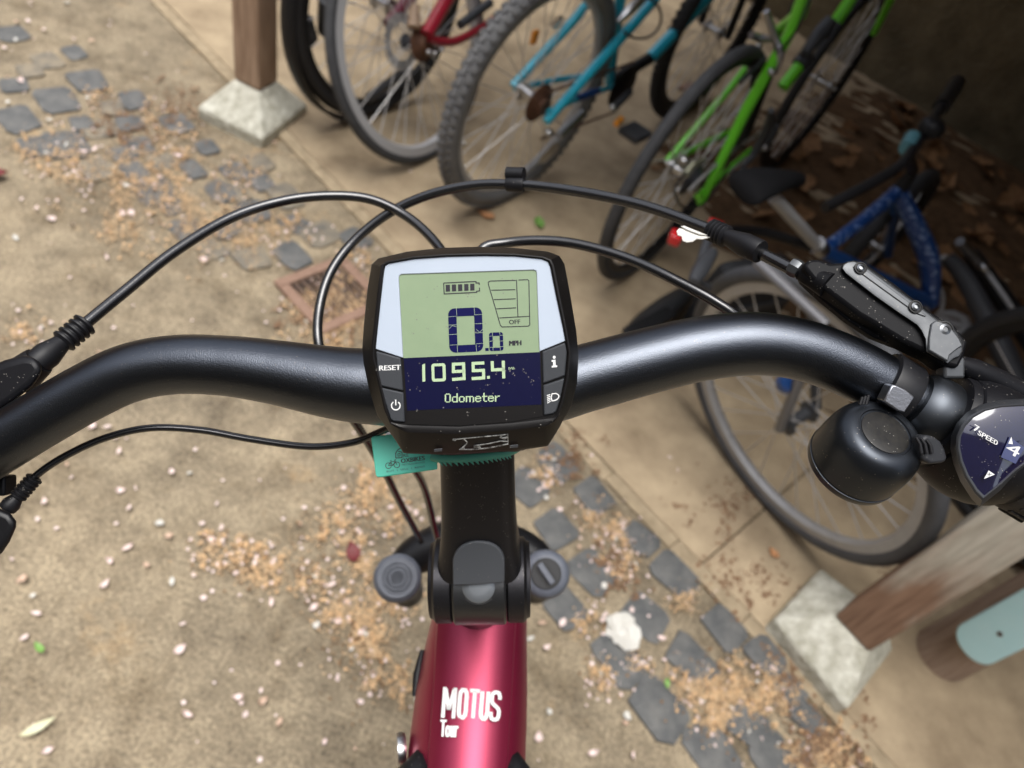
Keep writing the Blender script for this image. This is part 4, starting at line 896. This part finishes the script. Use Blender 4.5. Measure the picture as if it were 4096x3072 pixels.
boot(ke, (28, 2035, .2955), (62, 1985, .2965), (140, 1910, .298), .0034, .0033, 6)
# housing clip
q0 = P(2062, 738, .366); tx = nrm(P(2120, 742, .364)-P(2000, 738, .369))
part(MB().lathe(q0-tx*.0045, tx, [(.0034, 0), (.0036, .001), (.0036, .008), (.0034, .009)], 20), 'cable_clip', M_blkm, kc, smooth=40)
part(MB().lathe(P(2062, 696, .366)-tx*.0045, tx, [(.0030, 0), (.0034, 0), (.0034, .009), (.0030, .009)], 20), 'clip_loop', M_blkm, kc, smooth=40)
# --- left brake lever stub and remote
part(MB().loft([[P(x, y, .288+o) for x, y in ((-200, 1600), (-60, 1475), (20, 1440), (90, 1422), (140, 1424), (178, 1478), (130, 1545), (60, 1602), (-60, 1680), (-200, 1760))] for o in (0, .016)]), 'brake_lever', M_dust, bevel=.004, bseg=3)
part(MB().lathe(P(100, 1490, .298), nrm(P(160, 1440, .298)-P(100, 1490, .298)), [(.0075, -.004), (.0072, .0), (.0064, .006), (.006, .0075)], 24), 'lever_ferrule', M_blkm, smooth=50)
part(MB().loft([[P(x, y, .283+o) for x, y in ((-300, 1990), (-100, 2010), (-20, 2025), (40, 2050), (66, 2085), (64, 2110), (40, 2165), (10, 2210), (-60, 2270), (-300, 2330))] for o in (0, .02)]), 'remote_control', M_blk, bevel=.003, bseg=3)
part(MB().box(P(5, 1940, .30), CR*.004, CU*.004, CB*.004), 'remote_clamp', M_blkm, bevel=.001)

# --- display
du = nrm(CR*math.cos(math.radians(2.1))+CU*math.sin(math.radians(2.1)))
DC = P(2030, 1480, .247); DN = nrm(CB*.985-CU*.06); DN = nrm(DN-du*np.dot(DN, du))
D = Plane(DC, DN, lambda x, y: (1400+x*.57274, 950+y*.57274))
pairs = [((150, 190), (240, 195)), ((196, 146), (268, 178)), ((400, 98), (450, 146)), ((640, 72), (680, 130)), ((900, 64), (930, 124)), ((1150, 72), (1150, 127)), ((1380, 98), (1340, 146)), ((1462, 128), (1385, 165)), ((1498, 185), (1400, 200)), ((1535, 380), (1440, 400)), ((1580, 650), (1492, 640)), ((1597, 830), (1522, 800)), ((1585, 1020), (1508, 960)), ((1545, 1180), (1474, 1130)), ((1482, 1290), (1443, 1238)), ((1440, 1365), (1425, 1258)), ((1385, 1453), (1370, 1268)), ((1370, 1459), (1350, 1271)), ((1150, 1490), (1120, 1298)), ((720, 1520), (760, 1323)), ((400, 1509), (440, 1314)), ((372, 1504), (405, 1312)), ((320, 1420), (340, 1304)), ((255, 1330), (288, 1290)), ((190, 1240), (255, 1190)), ((130, 1050), (215, 1000)), ((95, 880), (172, 840)), ((85, 780), (172, 740)), ((95, 620), (190, 620)), ((120, 370), (215, 390))]
outer = [V(p[0]) for p in pairs]; inner = [V(p[1]) for p in pairs]; cen2 = V((840, 770))
def ring_at(pts2, h): return [D(x, y, h) for x, y in pts2]
rg = [ring_at([cen2+(o-cen2)*.86 for o in outer], -.024), ring_at([cen2+(o-cen2)*.99 for o in outer], -.014), ring_at(outer, -.0085), ring_at([o*.93+i*.07 for o, i in zip(outer, inner)], -.0068),
      ring_at([o*.25+i*.75 for o, i in zip(outer, inner)], -.0002), ring_at([o*.12+i*.88 for o, i in zip(outer, inner)], 0), ring_at(inner, -.0003), ring_at([cen2+(i-cen2)*.995 for i in inner], -.0016)]
disp = part(MB().loft(rg), 'display', M_chin, smooth=28)
lowp = [(150, 1010)]
def dpoly(name, pts, h0, h1, m, bevel=.0002, **k):
    mb = MB(); D.poly(mb, pts, h0, h1); return part(mb, name, m, disp, bevel=bevel, **k)
H_B, H_L = -.0009, -.0013
bz_out = [(182, 778), (196, 640), (222, 400), (240, 240), (250, 200), (275, 184), (450, 152), (680, 136), (930, 130), (1150, 133), (1338, 152), (1380, 172), (1396, 205), (1436, 400), (1487, 640), (1502, 722)]
win = [(1335, 790), (1322, 797), (1303, 250), (1298, 234), (1282, 228), (365, 258), (350, 264), (343, 280), (374, 838), (366, 838)]
dpoly('display_surround', bz_out+win, -.0018, H_B, M_bezel)
dpoly('display_screen', [(343, 250), (1303, 220), (1325, 800), (375, 842)], -.002, H_L, M_lcd, 0)
dpoly('display_lower_screen', [(377, 843), (1326, 800), (1336, 1165), (402, 1207)], -.002, H_L+.00005, M_navy, 0)
dpoly('display_lower_panel', [(402, 1208), (1336, 1166), (1344, 1248), (1120, 1285), (760, 1312), (402, 1302)], -.002, H_L+.00003, M_chin, 0)
bt = [[(186, 792), (358, 840), (376, 1070), (214, 1034), (196, 930)], [(219, 1046), (377, 1081), (387, 1288), (310, 1282), (288, 1268), (262, 1190)], [(1341, 796), (1500, 734), (1512, 800), (1500, 964), (1346, 1020)], [(1347, 1031), (1496, 981), (1466, 1130), (1440, 1210), (1418, 1228), (1352, 1240)]]
BT = [dpoly('button', b_, -.0019, -.0004, M_btn, .0005, bseg=3) for b_ in bt] if False else []
for b_ in bt:
    mb = MB(); D.poly(mb, b_, -.0019, -.0004); BT.append(mb.build('button', M_btn, disp, bevel=.0005, bseg=3))
# screen contents
h0, h1 = H_L+.00004, H_L+.00009
g2, g3 = H_L+.0001, H_L+.00013
def ink(name, m, fn, base=(h0, h1)):
    mb = MB(); fn(mb, *base); return part(mb, name, m, disp, smooth=0)
def rr2(x0, y0, x1, y1, r, sk=-.035, n=5):
    out = []
    for cx_, cy_, a0 in ((x1-r, y0+r, 270), (x1-r, y1-r, 0), (x0+r, y1-r, 90), (x0+r, y0+r, 180)):
        for k in range(n+1):
            a = math.radians(a0+90*k/n); X, Y = cx_+r*math.cos(a), cy_+r*math.sin(a); out.append((X+(Y-y0)*.035, Y+(X-x0)*sk))
    return out
def zero(mb, a, b):
    for (x0, y0, x1, y1, r, st) in ((684, 497, 921, 806, 45, 60), (970, 665, 1068, 794, 16, 26)):
        o = rr2(x0, y0, x1, y1, r, -.045); i = rr2(x0+st, y0+st*.95, x1-st*.9, y1-st*.85, 5, -.045)
        i = [(p[0]-.0, p[1]-st*.045) for p in i]
        mb.ring([D(*p, a) for p in o], [D(*p, a) for p in i], DN*(b-a))
    D.poly(mb, [(944, 772), (968, 771), (969, 792), (945, 793)], a, b)
ink('speed_digits', M_seg, zero)
def gaps(mb, a, b):
    for l in (((742, 482), (746, 545)), ((866, 478), (871, 540)), ((686, 555), (747, 549)), ((868, 541), (925, 537)), ((688, 612), (747, 609)), ((870, 603), (930, 600)), ((690, 678), (748, 675)), ((875, 667), (932, 664)), ((748, 748), (752, 802)), ((880, 745), (884, 797)), ((696, 752), (748, 749)), ((880, 742), (934, 739)), ((690, 640), (715, 615), (747, 625)), ((880, 640), (905, 662), (928, 640)),
              ((994, 660), (996, 690)), ((1044, 658), (1047, 684)), ((972, 690), (996, 688)), ((1046, 684), (1070, 682)), ((975, 726), (997, 722)), ((1047, 724), (1073, 722)), ((998, 765), (999, 792)), ((1049, 762), (1050, 788)), ((977, 768), (998, 766)), ((1049, 763), (1075, 761))): D.line(mb, l, 2.2, a, b)
ink('segment_gaps', M_lcdline, gaps, (g2-.00002, g3-.00002))
def batt(mb, a, b):
    D.line(mb, [(654, 318), (880, 307), (880, 318), (902, 317), (903, 330)], 7, a, b); D.line(mb, [(904, 350), (905, 373), (885, 375), (885, 383), (658, 394), (654, 318)], 7, a, b)
    for i, x in enumerate((668, 711, 754, 797, 839)): D.poly(mb, [(x, 331-i*1.9), (x+30, 330-i*1.9), (x+31, 377-i*1.9), (x+1, 379-i*1.9)], a, b)
    D.line(mb, [(1157, 299), (980, 304), (966, 312), (966, 325), (1050, 612), (1062, 625), (1245, 619), (1256, 610), (1249, 302), (1240, 294), (1177, 297)], 6, a, b)
    for l in (((987, 368), (1154, 364)), ((1004, 434), (1157, 428)), ((1022, 498), (1160, 491)), ((1042, 562), (1254, 550)), ((1163, 295), (1173, 556))): D.line(mb, l, 6, a, b)
ink('battery_and_assist_gauge', M_ink, batt)
D.text('MPH', (1110, 756), (1198, 752), (1110, 722), 'lettering', M_ink, disp, h1, .035)
D.text('OFF', (1111, 606), (1190, 602), (1109, 576), 'lettering', M_ink, disp, h1, .01)
hn0, hn1 = H_L+.00008, H_L+.00014
def odo(mb, a, b):
    w_ = 21
    def sk(x, y): return (x, y-(x-510)*.042)
    def L_(*p): D.line(mb, [sk(*q_) for q_ in p], w_, a, b)
    D.poly(mb, [sk(504, 890), sk(524, 880), sk(526, 1005), sk(506, 1008)], a, b)
    o = rr2(568, 884, 666, 1010, 18, -.042); i = rr2(588, 903, 646, 990, 5, -.042)
    mb.ring([D(p[0], p[1]-2.4, a) for p in o], [D(p[0], p[1]-3.2, a) for p in i], DN*(b-a))
    L_((800, 945), (722, 945), (722, 894), (793, 894), (797, 997), (713, 1000))
    L_((938, 894), (860, 894), (861, 945), (932, 945), (934, 998), (850, 1000))
    D.poly(mb, [sk(957, 986), sk(976, 986), sk(977, 1005), sk(958, 1005)], a, b)
    L_((993, 884), (995, 945), (1082, 945)); L_((1070, 884), (1074, 1008))
ink('odometer_digits', M_lit, odo, (hn0, hn1))
D.text('MI', (1108, 924), (1146, 922), (1107, 906), 'lettering', M_lit, disp, hn1)
F57 = dict(O='01110 10001 10001 10001 10001 10001 10001 10001 01110', d='00001 00001 00001 01111 10001 10001 10001 10001 01111', o='00000 00000 00000 01110 10001 10001 10001 10001 01110', m='0000000 0000000 0000000 1111110 1001001 1001001 1001001 1001001 1001001', e='00000 00000 00000 01110 10001 11111 10000 10001 01110', t='0100 0100 0100 1111 0100 0100 0100 0100 0011', r='0000 0000 0000 1011 1100 1000 1000 1000 1000')
def word(mb, a, b):
    x = 662.0; px_, py_ = 8.15, 6.9
    for chh in 'Odometer':
        rows = F57[chh].split()
        for j, r in enumerate(rows):
            for i, c_ in enumerate(r):
                if c_ == '1':
                    X, Y = x+i*px_, 1090+j*py_-(x+i*px_-662)*.018
                    D.poly(mb, [(X, Y), (X+px_*1.15, Y), (X+px_*1.15, Y+py_*1.05), (X, Y+py_*1.05)], a, b)
        x += (len(rows[0])+1)*px_
ink('odometer_word', M_lit, word, (hn0, hn1))
hb0, hb1 = -.00038, -.0003
D.text('RESET', (203, 930), (355, 924), (203, 895), 'lettering', M_white, disp, hb0+.00004, .012)
def icon_power(mb, a, b):
    o = [(320+30*math.sin(t_), 1174-30*math.cos(t_)) for t_ in np.linspace(.62, 2*math.pi-.62, 24)]
    D.line(mb, o, 8, a, b); D.line(mb, [(319, 1132), (320, 1172)], 8, a, b)
def icon_info(mb, a, b):
    D.poly(mb, [(1416, 832), (1424, 825), (1434, 828), (1437, 838), (1430, 847), (1419, 845)], a, b)
    D.poly(mb, [(1408, 856), (1434, 853), (1437, 893), (1447, 893), (1447, 905), (1409, 908), (1409, 896), (1419, 895), (1418, 868), (1408, 868)], a, b)
def icon_lamp(mb, a, b):
    D.line(mb, [(1411, 1092), (1440, 1089), (1457, 1100), (1459, 1112), (1450, 1128), (1430, 1138), (1411, 1141), (1405, 1118)], 7, a, b, close=True)
    for k in range(5): D.line(mb, [(1375+k*.8, 1104+k*13), (1399+k*.5, 1097+k*11.5)], 6, a, b)
for nm_, fn_ in (('power_symbol', icon_power), ('info_symbol', icon_info), ('headlamp_symbol', icon_lamp)): ink(nm_, M_white, fn_, (hb0+.0001, hb1+.0001))
# grooves on the casing, latch marks and torn tape on the chin
i1 = 18
rg4 = lambda k: D(*(outer[k]*.25+inner[k]*.75), -.0002)
cA = rg4(20); cB = rg4(17); cC = D(*(outer[19]*.93+inner[19]*.07), -.0068)
cnn = nrm(np.cross(cB-cA, cC-cA));
if np.dot(cnn, CB) < 0: cnn = -cnn
CH = Plane(cC+cnn*.0004, cnn, lambda x, y: (1400+x*.57274, 950+y*.57274))
CH2 = Plane(cC+cnn*.0004, cnn, lambda x, y: (1400+x*.36166, 1650+y*.36166))
mb = MB()
for x, y in ((930, 405), (1768, 362)): CH2.poly(mb, [(x, y), (x+90, y-8), (x+90, y+18), (x, y+26)], 0, .00025)
part(mb, 'latch_mark', M_rub, disp, smooth=0)
mb = MB()
for pl, w_ in (([(1135, 300), (1220, 288), (1420, 270), (1660, 250), (1745, 240)], 8), ([(1250, 280), (1300, 330), (1260, 375), (1218, 405), (1330, 408), (1500, 395), (1590, 380), (1745, 345)], 10), ([(1380, 365), (1520, 345), (1660, 315), (1745, 318)], 8), ([(1745, 240), (1748, 350)], 10), ([(1660, 265), (1700, 285), (1740, 270)], 18), ([(1370, 380), (1420, 375), (1440, 390)], 22), ([(1225, 400), (1270, 395)], 16), ([(1140, 298), (1175, 300)], 20)): CH2.line(mb, pl, w_, 0, .0002)
part(mb, 'torn_tape', M_tape, disp, smooth=0)
mb = MB()
for (x0, y0, x1, y1) in ((118, 735, 126, 795), (1556, 675, 1562, 725)): D.poly(mb, [(x0, y0), (x1, y0), (x1-4, y1), (x0-4, y1)], -.0058, -.0050)
part(mb, 'casing_mark', M_dgrey, disp, smooth=0)
# mount between the display and the bar
part(MB().box(P(2030, 1540, .278), CR*.02, CU*.017, CB*.008), 'display_mount', M_blkm, bevel=.003)
part(MB().box(P(1915, 1600, .306), CR*.022, CU*.02, CB*.022), 'stem_clamp', M_stem, bevel=.006, bseg=3)

# --- bell
Rb = lambda x, y: (2896+x*.5425, 1400+y*.5425)
b0 = P(*Rb(950, 832), .2855); vw_ = nrm(CAM-P(3500, 1780, .275)); bw_ = CR*.73+CU*.68; bw_ = nrm(bw_-vw_*np.dot(bw_, vw_))
ba = nrm(vw_*math.cos(math.radians(47))+bw_*math.sin(math.radians(47)))
bell = part(MB().lathe(b0-ba*.0035, ba, [(.012, 0), (.0158, .0005), (.0176, .0022), (.0179, .0042), (.0179, .0050), (.0174, .0052), (.0174, .0056), (.0178, .0060), (.0178, .0120), (.0176, .0165), (.0170, .0200), (.0160, .0226), (.0145, .0245), (.0126, .0256), (.0108, .0260), (.0100, .0260), (.0097, .0254), (.0090, .0254)], 64), 'bell', M_bell, smooth=40)
part(MB().lathe(b0-ba*.0035, ba, [(.0090, .0251), (.0089, .0257), (.0080, .0260), (.004, .0262), (.0005, .0262)], 48), 'bell_disc', M_belltop, bell, smooth=40)
# striker thumb pad
ST = Plane(P(*Rb(1490, 730), .262), nrm(CB+CR*.15), lambda x, y: Rb(x, y))
mb = MB(); ST.poly(mb, [(1370, 640), (1410, 615), (1470, 632), (1515, 665), (1545, 720), (1562, 780), (1555, 812), (1520, 824), (1440, 832), (1380, 800)], -.006, 0)
strk = part(mb, 'bell_striker', mat('striker plastic', (.022, .023, .026), .5, dust=.3, spec=.3), bell, bevel=.0012, bseg=3)
mb = MB()
for k in range(3):
    x0 = 1415+k*38; mb.tube([ST(x0, 645+k*8, 0), ST(x0+28, 690+k*5, .0004), ST(x0+38, 760, .0003)], [.0005, .0007, .0009], 8)
part(mb, 'striker_rib', M_blkm, bell, smooth=60)
# bell clamp band and silver block
cl0, cl1 = P(3545, 1545, .287), P(3620, 1590, .287)
bax = nrm(P(3650, 1612, .287)-P(3480, 1510, .287))
part(MB().lathe(P(3562, 1562, .287)-bax*.0055, bax, [(.0121, -.0005), (.0134, 0), (.0137, .0008), (.0137, .0102), (.0134, .011), (.0121, .0115)], 40), 'bell_clamp', M_blkm, bell, smooth=40)
SB = Plane(P(3564, 1586, .2695), nrm(CB-CU*.12))
mb = MB(); SB.poly(mb, [(3503, 1596), (3535, 1533), (3552, 1534), (3590, 1552), (3625, 1579), (3586, 1641), (3560, 1634)], -.006, 0)
part(mb, 'clamp_block', M_alu, bell, bevel=.0005)
mb = MB()
for k in range(3): mb.tube([P(3450+k*12, 1588-k*4, .272), P(3440+k*12, 1618, .272)], .0007, 8)
part(mb, 'clamp_teeth', M_blkm, bell)

# --- lever clamp collar and twist shifter
gx = nrm(P(4000, 1822, .287)-P(3650, 1612, .287))
part(MB().lathe(P(3650, 1612, .285), gx, [(.0120, -.001), (.0138, .0015), (.0146, .005), (.0147, .010), (.0135, .0142), (.0128, .0145), (.0128, .020)], 48), 'lever_collar', mat('satin collar', (.07, .077, .087), .42, 1, dust=.3, spec=.5), smooth=40)
sh0 = P(3752, 1676, .287)
prof = [(.0150, -.0015), (.0185, -.0008), (.0192, .0006), (.0195, .0022), (.0188, .0026), (.0200, .0032), (.0218, .007), (.0232, .012), (.0238, .017), (.0236, .021), (.0226, .0262), (.0205, .031), (.0180, .034), (.0165, .036), (.0160, .06), (.0158, .12)]
shift = part(MB().lathe(sh0, gx, prof, 64), 'gear_shifter', M_dust, smooth=32)
part(MB().lathe(sh0, gx, [(.0166, .0365), (.0172, .038), (.0168, .050), (.0172, .060), (.0170, .09), (.0174, .12)], 48), 'grip', M_grip, smooth=40)
for k in range(7):
    a = k*.33-.6; n1 = nrm(np.cross(gx, CB)); d_ = n1*math.cos(a+1.9)*-1+nrm(np.cross(n1, gx))*math.sin(a+1.9)
    part(MB().box(sh0+gx*.045+d_*.0172, gx*.005, nrm(np.cross(gx, d_))*.0012, d_*.0006), 'grip_rib', M_grip, shift, bevel=.0004)
# window
Sw = lambda x, y: Rb(x, y)
WN = nrm(CB*.97-CU*.05+CR*.02)
WC = P(*Rb(2000, 700), .2620)
SW = Plane(WC, WN, Sw)
wo = [(1912, 1092), (1860, 1040), (1790, 930), (1745, 820), (1725, 720), (1730, 640), (1765, 560), (1830, 490), (1920, 440), (2040, 412), (2212, 402), (2400, 420), (2520, 500), (2480, 640), (2320, 760), (2150, 890), (2040, 990)]
wcen = V((2080, 680))
wi = [tuple(wcen+(V(p)-wcen)*.955) for p in wo]
base_ring = [SW(*(wcen+(V(p)-wcen)*1.16), -.0065) for p in wo]
rim_o = [SW(*(wcen+(V(p)-wcen)*1.045), -.0006) for p in wo]
part(MB().loft([base_ring, rim_o, [SW(*p, 0) for p in wo], [SW(*p, -.0004) for p in wi]]), 'window_bezel', mat('shifter bezel', (.03, .032, .036), .35, dust=.35, spec=.7), shift, smooth=40)
rgs = []
for k in np.linspace(1, 0.02, 10): rgs.append([SW(*(wcen+(V(p)-wcen)*k), -.0004+.0020*(1-k*k)) for p in wi])
part(MB().loft(rgs), 'gear_window', M_window, shift, smooth=60)
SWT = Plane(WC+WN*.0021, WN, Sw)
u7 = V((190, 124)); v7 = V((-22, -52))
def swtext(t_, bl, ux, vy, nm, m=M_white, bold=.02): SWT.text(t_, bl, tuple(V(bl)+ux), tuple(V(bl)+vy), nm, m, shift, 0, bold)
swtext('7', (1836, 590), V((36, 22)), V((14, -44)), 'lettering', bold=.05)
for k, chh in enumerate('SPEED'): swtext(chh, (1868+k*29.5, 622+k*16.8), V((27, 15)), V((10, -32)), 'lettering', bold=.05)
mb = MB(); SWT.poly(mb, [(2040, 790), (2105, 640), (2215, 720), (2150, 838)], -.0001, .00002); part(mb, 'gear_indicator', mat('indicator blue', (.05, .06, .14), .3, coat=.5), shift, smooth=0)
swtext('4', (2062, 742), V((98, 52)), V((40, -70)), 'gear_number', bold=.05)
mb = MB(); SWT.poly(mb, [(2095, 690), (2128, 694), (2118, 640)], 0, .0001); SWT.poly(mb, [(1916, 950), (1950, 888), (1996, 918)], 0, .0001); part(mb, 'gear_mark', M_white, shift, smooth=0)
mb = MB(); SWT.line(mb, [(1940, 915), (1972, 918)], 4, .0001, .00015); SWT.line(mb, [(1957, 904), (1954, 932)], 4, .0001, .00015); part(mb, 'gear_mark', M_ink, shift, smooth=0)
# --- right brake lever
Rl = lambda x, y: (3096+x*.4521, 900+y*.4521)
LV = Plane(P(3560, 1330, .2760), nrm(CB*.97+CU*.18), Rl)
body = [(60, 350), (120, 330), (200, 375), (290, 372), (400, 425), (480, 410), (560, 395), (610, 360), (700, 330), (1250, 740), (1560, 920), (1640, 1120), (1560, 1240), (1420, 1270), (1260, 1180), (1180, 1110), (1030, 1085), (900, 1030), (760, 930), (600, 800), (430, 660), (300, 560), (180, 470), (100, 420)]
LZ = Plane(LV.o, LV.n, lambda x, y: (3000+x*1.2819, 880+y*1.2819))
mb = MB(); LZ.poly(mb, [(133, 172), (150, 152), (180, 150), (215, 163), (255, 160), (290, 152), (320, 160), (400, 215), (520, 310), (590, 350), (630, 400), (620, 440), (600, 480), (560, 470), (520, 440), (440, 402), (400, 378), (355, 350), (300, 318), (250, 280), (200, 242), (160, 208)], -.013, -.0022)
lev = part(mb, 'brake_lever', M_lever, bevel=.0014, bseg=2)
mb = MB(); LV.poly(mb, [(185, 470), (260, 430), (420, 480), (700, 640), (1000, 860), (1150, 1050), (1120, 1110), (1020, 1095), (820, 1015), (600, 870), (380, 690), (210, 530)], -.0145, -.0085)
part(mb, 'lever_blade', M_lever, lev, bevel=.002, bseg=2)
plate = [(600, 385), (612, 350), (650, 325), (710, 318), (775, 345), (1000, 508), (1230, 675), (1450, 845), (1555, 895), (1620, 960), (1662, 1045), (1668, 1120), (1640, 1165), (1590, 1185), (1535, 1228), (1440, 1175), (1345, 1120), (1335, 1010), (1300, 935), (1262, 888), (1100, 780), (900, 640), (700, 485), (630, 430)]
pcn = V((1150, 780))
def shrink(pl, d_):
    n = len(pl); out = []
    for i in range(n):
        a, b_ = V(pl[i-1]), V(pl[(i+1) % n]); tdir = nrm(b_-a); nrm2 = V((-tdir[1], tdir[0])); out.append(tuple(V(pl[i])+nrm2*d_))
    return out
p_in = shrink(plate, 26)
part(MB().loft([[LV(x, y, -.006) for x, y in plate], [LV(x, y, -.0012) for x, y in plate], [LV(x, y, -.0002) for x, y in shrink(plate, 9)], [LV(x, y, 0) for x, y in p_in]]), 'lever_cover', M_grey, lev, smooth=25)
pan = [(690, 372), (740, 366), (800, 395), (1180, 680), (1300, 770), (1345, 805), (1330, 815), (1260, 790), (980, 590), (760, 430)]
mb = MB(); LV.poly(mb, pan, -.0002, .0004); part(mb, 'lever_panel', M_grey, lev, bevel=.0003)
mb = MB(); LV.poly(mb, [(1380, 880), (1415, 850), (1470, 862), (1560, 925), (1625, 1010), (1655, 1075), (1600, 1110), (1540, 1160), (1525, 1215), (1440, 1165), (1352, 1112), (1358, 1000)], -.0002, .0010); part(mb, 'hinge_cover', M_grey, lev, bevel=.0005)
for x, y, r in ((765, 382, .0016), (1250, 725, .0017), (1510, 925, .0022)):
    part(MB().lathe(LV(x, y, .0004), LV.n, [(r*1.5, 0), (r*1.5, .0004), (r*1.25, .0005), (r*1.2, .0002)], 20), 'screw_seat', M_dark, lev)
    part(MB().lathe(LV(x, y, .0005), LV.n, [(r*1.0, 0), (r*.95, .0005), (r*.5, .0009), (r*.45, .0004), (r*.1, .0004)], 20), 'screw', M_screw, lev, smooth=50)
a0, a1 = P(3160, 1062, .2925), P(3290, 1130, .285); aax = nrm(a1-a0)
part(MB().lathe(a0, aax, [(.0026, 0), (.0036, .0005), (.0038, .0028), (.0034, .0044), (.0028, .0048)], 8), 'cable_adjuster', mat('dark alloy', (.1, .105, .11), .32, .7), lev, smooth=30)
part(MB().lathe(a0+aax*.0048, aax, [(.0030, 0), (.0036, .0004), (.0034, .0012), (.0038, .0018), (.0040, .004), (.0042, .0065), (.0046, .0095), (.0050, .012)], 28), 'adjuster_barrel', M_lever, lev, smooth=50)
part(MB().tube([P(*Rl(1600, 1215), .283), P(*Rl(1750, 1280), .285), P(*Rl(1900, 1340), .287), P(*Rl(2150, 1470), .29)], [.003, .0045, .0045, .005], 12), 'lever_blade', M_dust, lev, smooth=50)
part(MB().box(P(*Rl(1560, 1265), .281), CR*.004, CU*.004, CB*.003), 'hinge_pin', M_grey, lev, bevel=.001)

# --- petal stuck to the cable
q_ = P(2775, 915, .318); pt = thing('stuck_petal', 'crumpled white petal caught on the right brake cable by its ribbed boot', 'petal', q_)
PP = Plane(P(2770, 915, .3165), nrm(CB+CU*.3), lambda x, y: (2350+x*.4823, 550+y*.4823))
mb = MB()
for poly, hh in (([(735, 780), (760, 755), (800, 765), (930, 810), (1025, 818), (1020, 835), (945, 850), (905, 845), (870, 870), (820, 875), (785, 860), (778, 825), (745, 815)], .0), ([(770, 740), (800, 735), (960, 800), (1000, 815), (930, 812), (820, 770)], .0008)): PP.poly(mb, poly, hh, hh+.0006)
mb.build('petal_blade', M_petalw, pt, bevel=.0003)

# --- shop tag
TGN = nrm(CB+CU*.18); TGC = P(1640, 1830, .303)
TG = Plane(TGC, TGN, lambda x, y: (1300+x*.5425, 1700+y*.5425))
tg = thing('shop_tag', 'turquoise plastic shop tag on a ridged strap tied round the stem below the display', 'tag', TGC)
mb = MB(); TG.poly(mb, [(343, 100), (352, 90), (372, 84), (560, 62), (760, 50), (820, 90), (830, 322), (826, 328), (420, 384), (392, 386), (378, 375)], -.0012, 0); mb.build('tag_plate', M_teal, tg, bevel=.0005)
SA = [P(1300+x*.5425, 1700+y*.5425, d_) for x, y, d_ in ((790, 232, .2985), (850, 246, .2975), (1000, 244, .297), (1150, 232, .297), (1280, 212, .2975), (1370, 192, .299), (1420, 170, .305))]
MB().tube(spline(SA, 5), .0018, 8).build('strap', M_tealdark, tg, smooth=50)
mb = MB(); sp_ = spline(SA[1:-1], 4)
for k, p_ in enumerate(sp_[:-1]):
    d_ = nrm(sp_[k+1]-p_); mb.prism([p_-d_*.0012+CB*.0012-CU*.001, p_+d_*.0006+CB*.0012-CU*.001, p_+d_*.0012+CB*.0008-CU*.0032], CB*-.002)
mb.build('strap_teeth', M_tealdark, tg)
TGT = lambda t_, bl, br, tl, b_=.01: TG.text(t_, bl, br, tl, 'lettering', M_tagink, tg, .00008, b_)
TGT('OXBIKES', (560, 282), (738, 258), (557, 250), .012)
TGT('THE CYCLE & RE-CYCLE', (566, 300), (736, 280), (565, 288), 0)
TGT('BUY  |  SELL  |  RENT', (456, 352), (742, 314), (452, 338), 0)
mb = MB(); a_, b_ = .00003, .0001
for cx_, cy_ in ((468, 300), (530, 294)): TG.line(mb, [(cx_+21*math.cos(k), cy_+21*math.sin(k)) for k in np.linspace(0, 2*math.pi, 18, endpoint=False)], 5, a_, b_, close=True)
for l in (((468, 300), (484, 272), (518, 268), (530, 294)), ((484, 272), (500, 298), (468, 300)), ((500, 298), (518, 268), (514, 258), (524, 256)), ((480, 262), (492, 262))): TG.line(mb, l, 5, a_, b_)
TG.line(mb, [(522, 244), (522, 205), (540, 180), (560, 170)], 7, a_, b_); TG.line(mb, [(522, 244), (568, 240), (568, 200), (540, 195)], 7, a_, b_); TG.line(mb, [(538, 212), (554, 210), (554, 228), (538, 230)], 5, a_, b_, close=True)
mb.build('tag_print', M_tagink, tg, smooth=0)
TGT('RE', (578, 238), (618, 233), (577, 214), .01)
